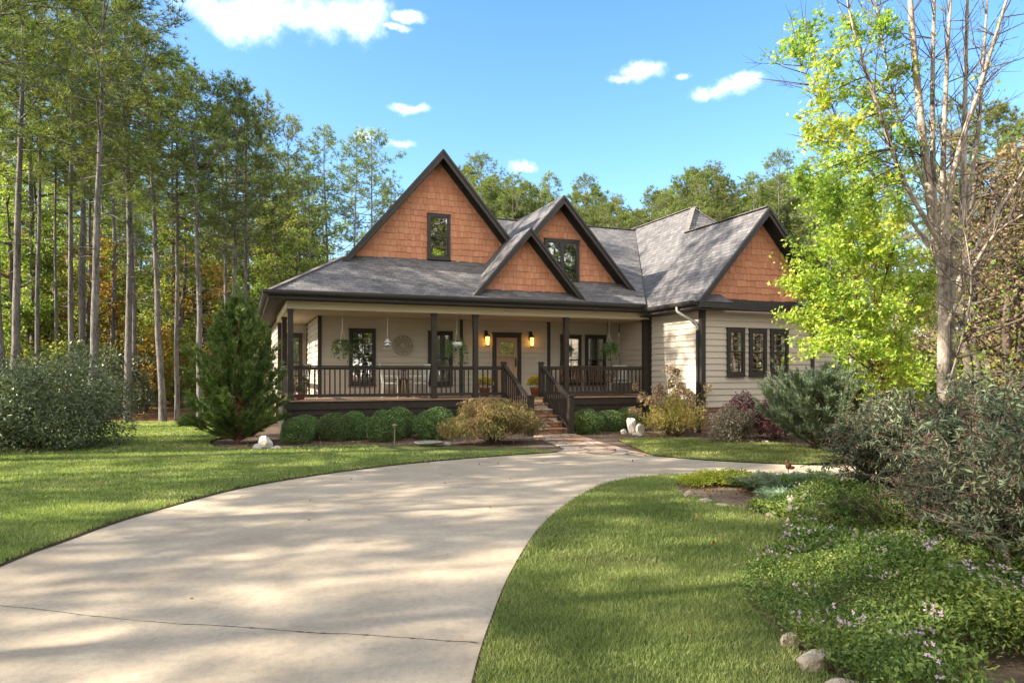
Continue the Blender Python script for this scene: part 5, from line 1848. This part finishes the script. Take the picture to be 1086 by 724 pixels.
# ------------------------------------------------------------------ butterfly bushes and other big shrubs of the bed
def arching(seed, H, spread, stems, leaf, lm, spikes=True, sm=None):
    rng = np.random.default_rng(seed)
    st, lf, sp = NB(), NB(), NB()
    for i in range(stems):
        a = rng.uniform(0, 6.28); rr = spread * rng.uniform(.1, 1) ** .7; h = H * rng.uniform(.55, 1.05) * (1 - .3 * (rr / spread) ** 2)
        e = np.array((math.cos(a) * rr, math.sin(a) * rr, h))
        br = bez((e[0] * .12, e[1] * .12, 0), (e[0] * .3, e[1] * .3, h * .95), e, 10)
        st.tube(br, np.linspace(.011, .004, 10), 5)
        k = 4
        ends = [br]
        for q in range(k):
            j = rng.integers(3, 9); sd = unit(unit(br[j + 1] - br[j]) + rdirs(rng, 1)[0] * .8 + np.array((0, 0, .3)))
            ln = H * rng.uniform(.12, .3)
            b2 = bez(br[j], br[j] + sd * ln * .5, br[j] + sd * ln + np.array((0, 0, -.12 * ln)), 5)
            st.tube(b2, np.linspace(.006, .003, 5), 4); ends.append(b2)
        for b in ends:
            m = 26 if len(b) == 10 else 14
            f = rng.uniform(.22, 1, m); idx = np.minimum(len(b) - 2, (f * (len(b) - 1)).astype(int))
            P = b[idx] + (b[idx + 1] - b[idx]) * (f * (len(b) - 1) - idx)[:, None]
            leaf_quads(lf, P, np.full(m, leaf), rng, unit(rdirs(rng, m) + np.array((0, 0, -.25))), .5, .3, .1, .7)
            if spikes and rng.random() < .38:
                d = unit(b[-1] - b[-2]); L_ = rng.uniform(.10, .2); m = 46
                f = rng.uniform(0, 1, m)[:, None]
                P = b[-1] + d * L_ * f + np.array((0, 0, -.25)) * L_ * f * f + rdirs(rng, m) * .016 * (1.1 - f)
                leaf_quads(sp, P, np.full(m, .018), rng, np.repeat(d[None], m, 0), .3, .6, .1, .2)
    out = [('stem', st.mesh('stems', M['twig'])), ('foliage', lf.mesh('leaves', lm))]
    if spikes:
        out.append(('flower_spikes', sp.mesh('spikes', L['spike'])))
    return out


BB = [Kind('butterfly_bush', 'shrub', arching(370 + k, 1.5, .95, 80, .078, L['bud'])) for k in range(3)]
gbb = 'butterfly bushes in the planting bed'
for i, (px, d, s, lab) in enumerate(((935, 8.6, .86, 'dark butterfly bush nearest the juniper, at the far end of its row'),
        (985, 8.0, .98, 'dark butterfly bush standing before the pale bare trunk'),
        (1035, 7.4, 1.0, 'butterfly bush with brown spikes beside the pale bare trunk'),
        (1085, 6.6, 1.0, 'butterfly bush with long brown spikes at the picture border'),
        (1060, 9.2, 1.1, 'butterfly bush behind the others at the picture border'),
        (955, 9.8, .85, 'butterfly bush set behind the row, close to the spreading junipers'),
        (1092, 5.3, .85, 'butterfly bush reaching closest to the viewer at the picture border'),
        (1050, 5.9, .7, 'butterfly bush in the middle of the border group above the asters'),
        (1010, 6.4, .62, 'short butterfly bush at the front of the row above the asters'))):
    BB[i % 3].put(at(px, 500, d)[:2], lab, gbb, rg.uniform(0, 6), s)
VN = Kind('leafy_shrub', 'shrub', arching(380, .8, .7, 40, .05, L['lime'], False))
VN.put(at(1012, 560, 6.6)[:2], 'lime green vining shrub in front of the butterfly bushes', None, .3, .8)
VN2 = Kind('leafy_shrub', 'shrub', arching(381, .6, .6, 44, .045, L['cover'], False))
for i, (px, d, s) in enumerate(((950, 6.9, 1.0), (900, 7.3, .8), (1075, 5.3, .9), (980, 5.6, .7))):
    VN2.put(at(px, 560, d)[:2], ('green perennial clump in front of the dark butterfly bushes', 'green perennial clump nearest the lawn side border stones', 'green perennial clump among the asters at the picture border', 'green perennial clump in the middle of the asters')[i], 'green clumps among the asters', rg.uniform(0, 6), s)


# ------------------------------------------------------------------ rocks and ornaments
def rock(seed, sx, sy, sz):
    rng = np.random.default_rng(seed)
    bm = bmesh.new()
    bmesh.ops.create_icosphere(bm, subdivisions=3, radius=1)
    co = np.array([v.co[:] for v in bm.verts])
    pl = rdirs(rng, 9); off = rng.uniform(.55, .85, 9)
    for nrm, o_ in zip(pl, off):
        k = co @ nrm - o_
        co = co - np.where(k > 0, k, 0)[:, None] * nrm * .85
    lm = lumpy(rng, 8, .05, 6)
    co *= lm(unit(co))[:, None]
    for v, c in zip(bm.verts, co):
        v.co = (c[0] * sx, c[1] * sy, c[2] * sz + sz * .55)
    me = bpy.data.meshes.new('rock'); bm.to_mesh(me); bm.free()
    for p in me.polygons:
        p.use_smooth = False
    return me


import bmesh


def put_rock(px, py, w, h, mat, label, seed, group=None, dep=None, name='rock', rot=None):
    """px,py: foot of the stone in the photograph; w,h its seen size in pixels there"""
    x, y = gp(px, py); s = y / F
    me = rock(seed, w * s / 2, (dep or w * .6) * s / 2, h * s / 1.5)
    me.materials.append(mat)
    o = link(name, me); o.location = (x, y, -.01); o.rotation_euler = (0, 0, (seed % 7 - 3) * .12 if rot is None else rot)
    return props(o, label, 'rock', group)


gk = 'stones edging the planting bed'
edge = [(731, 528, 13, 9, 'pale edging stone at the tip of the planting bed'), (747, 533, 24, 6, 'long flat edging stone next to the tip of the bed'), (767, 538, 18, 6, 'flat edging stone between the bed tip and the garden figure'),
        (822, 550, 22, 11, 'rounded tan edging stone just before the garden figure'), (840, 556, 20, 10, 'tan edging stone under the garden figure'), (861, 568, 15, 7, 'small tan edging stone where the lawn cuts in below the garden figure'),
        (797, 543, 14, 5, 'low edging stone half buried in leaves'),
        (836, 686, 28, 20, 'chunky pale edging stone beside the asters, uppermost of the near three'), (864, 709, 52, 24, 'long tan edging stone in the middle of the near three'), (897, 740, 46, 22, 'tan edging stone cut by the bottom of the picture')]
for i, (px, py, w, h, lab) in enumerate(edge):
    put_rock(px, py, w, h, M['rock'], lab, 600 + i, gk)
for i, (px, py, w, h, lab) in enumerate(((670, 459, 13, 20, 'tall white rock standing on the mulch by the walkway'), (679, 459.5, 11, 12, 'white rock leaning by the tall one near the walkway'), (661, 460, 9, 6, 'small white rock low at the side of the tall one'), (676, 462, 12, 5, 'flat grey-white rock lying before the tall white one'))):
    put_rock(px, py, w, h, M['rockw'], lab, 620 + i, 'white rocks by the walkway')
for i, (px, py, w, h, lab) in enumerate(((282, 476, 18, 15, 'white rock at the foot of the cedar'), (273, 477, 10, 7, 'small white rock beside the cedar foot'), (292, 476.5, 12, 5, 'flat white rock between the cedar and the boxwoods'))):
    put_rock(px, py, w, h, M['rockw'], lab, 640 + i, 'white rocks under the cedar')
for i, (px, py, w, h, lab) in enumerate(((797, 470, 8, 4, 'small stone on the mulch under the burgundy shrub'), (812, 470.5, 9, 4.5, 'small stone at the lawn edge under the juniper'))):
    put_rock(px, py, w, h, M['rock'], lab, 650 + i)

# small stone figure: a seated squirrel-like shape, weathered
x, y = gp(838, 549); s = y / F
t = thing('garden_figure', 'small weathered grey stone figure sitting behind the border stones', 'garden ornament', (x, y, 0), .3)
hh_ = 25 * s
mb = MB(); mb.lathe([(hh_ * .30, 0), (hh_ * .32, hh_ * .1), (hh_ * .2, hh_ * .13)], (0, 0, 0), 12); mb.build('base', M['conc_old'], t, True)


def blobs(name, lst, mat, parent):
    nb = NB()
    for (cx, cy, cz, rx, ry, rz) in lst:
        bm = bmesh.new(); bmesh.ops.create_icosphere(bm, subdivisions=2, radius=1)
        V = np.array([v.co[:] for v in bm.verts]); T = np.array([[v.index for v in f.verts] for f in bm.faces]); bm.free()
        nb.add(V * (rx, ry, rz) + (cx, cy, cz), T)
    return nb.build(name, mat, parent, True)


h = hh_
blobs('body', [(0, 0, h * .36, h * .22, h * .2, h * .26), (0, -.02, h * .25, h * .24, h * .22, h * .14), (-.03, -h * .16, h * .42, h * .07, h * .12, h * .07)], M['conc_old'], t)
blobs('head', [(0, -h * .06, h * .74, h * .17, h * .17, h * .16), (-.0, -h * .22, h * .70, h * .08, h * .09, h * .07), (h * .1, 0, h * .9, h * .05, h * .04, h * .09), (-h * .1, 0, h * .9, h * .05, h * .04, h * .09)], M['conc_old'], t)
# rusty ornament in the bed
x, y = gp(836, 506); t = thing('garden_stake', 'small rusty iron ornament standing among the junipers of the bed', 'garden ornament', (x, y, 0))
mb = MB(); mb.tube([(0, 0, 0), (0, 0, .16)], .006, 5); mb.build('stake', M['rust'], t)
blobs('finial', [(0, 0, .19, .05, .03, .06), (.05, 0, .16, .06, .03, .03), (-.02, 0, .25, .03, .02, .03)], M['rust'], t)
# path light and birdbath bowl
x, y = gp(418.5, 472); t = thing('path_light', 'slim bronze path light standing before the boxwoods', 'path light', (x, y, 0))
mb = MB(); mb.tube([(0, 0, -.05), (0, 0, .42)], .016, 8); mb.build('post', M['copper'], t)
mb = MB(); mb.lathe([(.02, .40), (.035, .42), (.035, .47)], (0, 0, 0), 12); mb.lathe([(.07, .465), (.05, .49), (.01, .505)], (0, 0, 0), 12); mb.build('lamp_head', M['copper'], t)
x, y = gp(454, 473.5); t = thing('birdbath', 'low round stone birdbath on the ground beside the lace maple', 'birdbath', (x, y, 0))
mb = MB(); mb.lathe([(.18, 0), (.16, .03), (.2, .05), (.30, .085), (.33, .115), (.315, .118), (.25, .09), (.1, .075)], (0, 0, 0), 28); mb.build('bowl', M['conc_old'], t, True)
put_rock(474, 473, 10, 5, M['conc_old'], 'flat grey stone next to the birdbath', 660)

# ------------------------------------------------------------------ hanging plants, pots
def basket(px, py, v, label, r=.16, trail=.55, seed=1, lm='fern', n=420):
    u = u_at(px, v); z = z_at(py, u, v)
    t = thing('hanging_basket', label, 'hanging basket', hz(u, v, z), TH, 'baskets hanging along the porch')
    mb = MB(); mb.lathe([(r * .6, -.10), (r * .95, 0), (r, .09), (r * .9, .09), (r * .85, .02)], (0, 0, 0), 16); mb.build('pot', M['galv'], t, True)
    mb = MB()
    top = CEIL - z - .02
    for k in range(3):
        a = k * 2.09
        mb.tube([(r * .95 * math.cos(a), r * .95 * math.sin(a), .08), (0, 0, .42)], .004, 4)
    mb.tube([(0, 0, .42), (0, 0, top)], .005, 4)
    mb.build('hanger', M['galv'], t)
    rng = np.random.default_rng(seed); nb = NB()
    for k in range(34):
        a = rng.uniform(0, 6.28); l = rng.uniform(.3, 1) * trail; o_ = rng.uniform(.1, .3)
        br = bez((math.cos(a) * .05, math.sin(a) * .05, .06), (math.cos(a) * o_, math.sin(a) * o_, .2), (math.cos(a) * (o_ + .05), math.sin(a) * (o_ + .05), .1 - l), 8)
        m = n // 14; f = rng.uniform(.1, 1, m); P = br[np.minimum(7, (f * 7.9).astype(int))] + rng.normal(size=(m, 3)) * .025
        leaf_quads(nb, P, np.full(m, .075), rng, np.tile((0, 0, -1.0), (m, 1)), .35, .4, .1, .6)
    nb.build('foliage', L[lm], t)


basket(363, 366, .28, 'leafy hanging basket beside the porch window with green reflections', .16, .45, 1, 'fern', 600)
basket(484.5, 366, .28, 'grey pot hanging by the curtained window with long trailing leaves', .18, .62, 2, 'fern', 480)
basket(646, 368, .28, 'spidery fern basket hanging above the porch swing', .14, .5, 3, 'fern', 520)
u = u_at(411, .28); z = z_at(366, u, .28)
t = thing('bird_feeder', 'small glass hanging feeder beside the round wall medallion', 'bird feeder', hz(u, .28, z), TH)
mb = MB(); mb.lathe([(.05, -.12), (.12, -.10), (.13, -.085), (.05, -.08)], (0, 0, 0), 14); mb.lathe([(.10, .08), (.06, .13), (.015, .18)], (0, 0, 0), 14); mb.tube([(0, 0, .17), (0, 0, CEIL - z - .02)], .005, 5); mb.build('frame', M['galv'], t)
mb = MB(); mb.lathe([(.055, -.08), (.08, -.02), (.08, .05), (.05, .08)], (0, 0, 0), 14); mb.build('globe', M['glass'], t, True)
mb = MB(); mb.lathe([(.045, -.078), (.06, -.02), (.03, .0)], (0, 0, 0), 10); mb.build('seed', M['iron'], t)


def mum(px, v, label, seed):
    u = u_at(px, v)
    t = thing('mum_pot', label, 'potted mum', hz(u, v, DZ), TH, 'yellow mums by the front door')
    mb = MB(); mb.lathe([(.12, 0), (.17, .24), (.185, .25), (.185, .29), (.16, .29), (.15, .24)], (0, 0, 0), 18); mb.build('pot', M['terra'], t, True)
    rng = np.random.default_rng(seed); lf, fl = NB(), NB()
    P, d = shell_pts(rng, 500, (.24, .24, .22), None, .4, -.3); leaf_quads(lf, P + (0, 0, .38), np.full(len(P), .045), rng, aspect=.6)
    lf.build('foliage', L['box'], t)
    P, d = shell_pts(rng, 260, (.27, .27, .25), None, .08, -.15)
    P8 = np.repeat(P + (0, 0, .38), 6, 0); leaf_quads(fl, P8, np.full(len(P8), .035), rng, np.repeat(d, 6, 0), .35, .5, .1, .3)
    fl.build('blooms', L['mum'], t)


mum(514, .75, 'potted yellow mum at the hinge side of the front door, behind the railing', 71)
mum(568, .75, 'potted yellow mum at the top of the steps beside the handle side of the door', 72)
u = u_at(318.5, .55)
t = thing('red_planter', 'small red glazed pot with a plant at the porch corner', 'flower pot', hz(u, .55, DZ), TH)
mb = MB(); mb.lathe([(.09, 0), (.13, .1), (.14, .2), (.12, .2), (.11, .15)], (0, 0, 0), 16); mb.build('pot', M['redpot'], t, True)
rng = np.random.default_rng(73); nb = NB(); P, d = shell_pts(rng, 160, (.13, .13, .2), None, .5, -.1); leaf_quads(nb, P + (0, 0, .22), np.full(len(P), .06), rng, d, .5, .4); nb.build('foliage', L['fern'], t)
# ================================================================== SKY, SUN, CAMERA
EL, AZ = R(32), R(-14)            # sun height; swing of the sun from straight left towards the back
S = Vector((-math.cos(EL) * math.cos(AZ), math.cos(EL) * math.sin(AZ), math.sin(EL)))
sun = bpy.data.lights.new('sun', 'SUN')
sun.energy = 4.6; sun.angle = R(.53); sun.color = (1.0, .89, .73)
so = bpy.data.objects.new('sun', sun); COL.objects.link(so)
so.rotation_euler = S.to_track_quat('Z', 'Y').to_euler()
so.location = (-30, 0, 30)

w = bpy.data.worlds.new('World'); scene.world = w; w.use_nodes = True
nt = w.node_tree; nt.nodes.clear()
out = nt.nodes.new('ShaderNodeOutputWorld')
bg = nt.nodes.new('ShaderNodeBackground'); bg.inputs[1].default_value = .15
sky = nt.nodes.new('ShaderNodeTexSky'); sky.sky_type = 'NISHITA'; sky.sun_disc = False
sky.sun_elevation = EL; sky.sun_rotation = math.atan2(S.x, S.y) % (2 * math.pi)
sky.altitude = 200; sky.air_density = 1.0; sky.dust_density = .6; sky.ozone_density = 1.6
tc = nt.nodes.new('ShaderNodeTexCoord')
dirv = tc.outputs['Generated']
ns = noise(nt, dirv, 9, 7, .62)
ns2 = noise(nt, dirv, 30, 8, .72)
warp = N(nt, 'ShaderNodeVectorMath', operation='MULTIPLY_ADD')
nt.links.new(noise(nt, dirv, 14, 5, .65, out='Color'), warp.inputs[0]); warp.inputs[1].default_value = (.06, 0, .035)
wadd = N(nt, 'ShaderNodeVectorMath', operation='ADD'); nt.links.new(dirv, wadd.inputs[0]); wadd.inputs[1].default_value = (-.03, 0, -.0175)
nt.links.new(wadd.outputs[0], warp.inputs[2])
mask = None
for (px, py, rx, ry) in ((262, 26, 62, 24), (300, 10, 60, 22), (335, 20, 70, 30), (380, 22, 40, 26), (430, 17, 22, 8), (420, 30, 20, 6), (436, 117, 30, 8), (432, 152, 18, 7), (676, 77, 30, 13), (655, 84, 16, 7), (768, 94, 40, 14), (790, 86, 26, 10), (742, 100, 22, 11), (723, 81, 11, 5), (553, 177, 20, 9), (391, 146, 20, 10)):
    c = Vector(((px - CX) / F, 1, (HY - py) / F)); k = c.length; c.normalize()
    sub = N(nt, 'ShaderNodeVectorMath', operation='SUBTRACT'); nt.links.new(warp.outputs[0], sub.inputs[0]); sub.inputs[1].default_value = c
    ml = N(nt, 'ShaderNodeVectorMath', operation='MULTIPLY'); nt.links.new(sub.outputs[0], ml.inputs[0])
    ml.inputs[1].default_value = (F * k / rx, F * .3 / rx, F * k / ry)
    ln = N(nt, 'ShaderNodeVectorMath', operation='LENGTH'); nt.links.new(ml.outputs[0], ln.inputs[0])
    v = mth(nt, 'SUBTRACT', 1.0, ln.outputs['Value'])
    mask = v if mask is None else mth(nt, 'MAXIMUM', mask, v)
f = mth(nt, 'ADD', mask, mth(nt, 'MULTIPLY', mth(nt, 'SUBTRACT', ns, .5), 2.6))
f = mth(nt, 'ADD', f, mth(nt, 'MULTIPLY', mth(nt, 'SUBTRACT', ns2, .5), 1.0))
f = mth(nt, 'MULTIPLY', f, mth(nt, 'MINIMUM', mth(nt, 'MAXIMUM', mth(nt, 'MULTIPLY_ADD', mask, 2.2, .9), 0.0), 1.0))
mr = N(nt, 'ShaderNodeMapRange', interpolation_type='SMOOTHSTEP'); nt.links.new(f, mr.inputs[0]); mr.inputs[1].default_value = .0; mr.inputs[2].default_value = 1.7
cl = ramp(nt, f, [(0.0, (5.2, 5.5, 6.2)), (1.0, (7.4, 7.3, 7.2))])
hs = N(nt, 'ShaderNodeHueSaturation'); nt.links.new(sky.outputs[0], hs.inputs['Color']); hs.inputs['Saturation'].default_value = 1.24; hs.inputs['Value'].default_value = .70
col = mixc(nt, hs.outputs[0], cl, mth(nt, 'MULTIPLY', mr.outputs[0], .92))
# unseen bright cloud added behind and beside the viewer, as neutral fill light
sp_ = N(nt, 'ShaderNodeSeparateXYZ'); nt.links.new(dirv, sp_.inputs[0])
fill_bank = mth(nt, 'ADD', mth(nt, 'MULTIPLY', sp_.outputs[1], -1.6), mth(nt, 'MULTIPLY', mth(nt, 'SUBTRACT', noise(nt, dirv, 2.2, 7, .6), .5), 2.4))
mb_ = N(nt, 'ShaderNodeMapRange', interpolation_type='SMOOTHSTEP'); nt.links.new(fill_bank, mb_.inputs[0]); mb_.inputs[1].default_value = -.05; mb_.inputs[2].default_value = .5
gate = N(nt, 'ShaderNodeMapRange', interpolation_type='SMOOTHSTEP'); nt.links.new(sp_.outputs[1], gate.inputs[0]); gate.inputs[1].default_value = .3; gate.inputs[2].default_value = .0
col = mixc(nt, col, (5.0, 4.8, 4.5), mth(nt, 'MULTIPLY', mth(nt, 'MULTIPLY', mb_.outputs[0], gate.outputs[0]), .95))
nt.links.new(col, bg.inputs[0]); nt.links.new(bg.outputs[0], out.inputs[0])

cam = bpy.data.cameras.new('camera'); co_ = bpy.data.objects.new('camera', cam); COL.objects.link(co_)
co_.location = (0, 0, EYE); co_.rotation_euler = (math.pi / 2, 0, 0)
cam.sensor_fit = 'HORIZONTAL'; cam.sensor_width = 36; cam.lens = 36 * F / 1086
cam.shift_y = (HY - 362) / 1086
cam.clip_end = 1000; cam.clip_start = .1
scene.camera = co_
scene.view_settings.view_transform = 'Standard'; scene.view_settings.look = 'None'
scene.view_settings.exposure = 1.87; scene.view_settings.gamma = 1
scene.cycles.max_bounces = 8; scene.cycles.diffuse_bounces = 3; scene.cycles.transmission_bounces = 4; scene.cycles.transparent_max_bounces = 8
scene.cycles.use_denoising = True
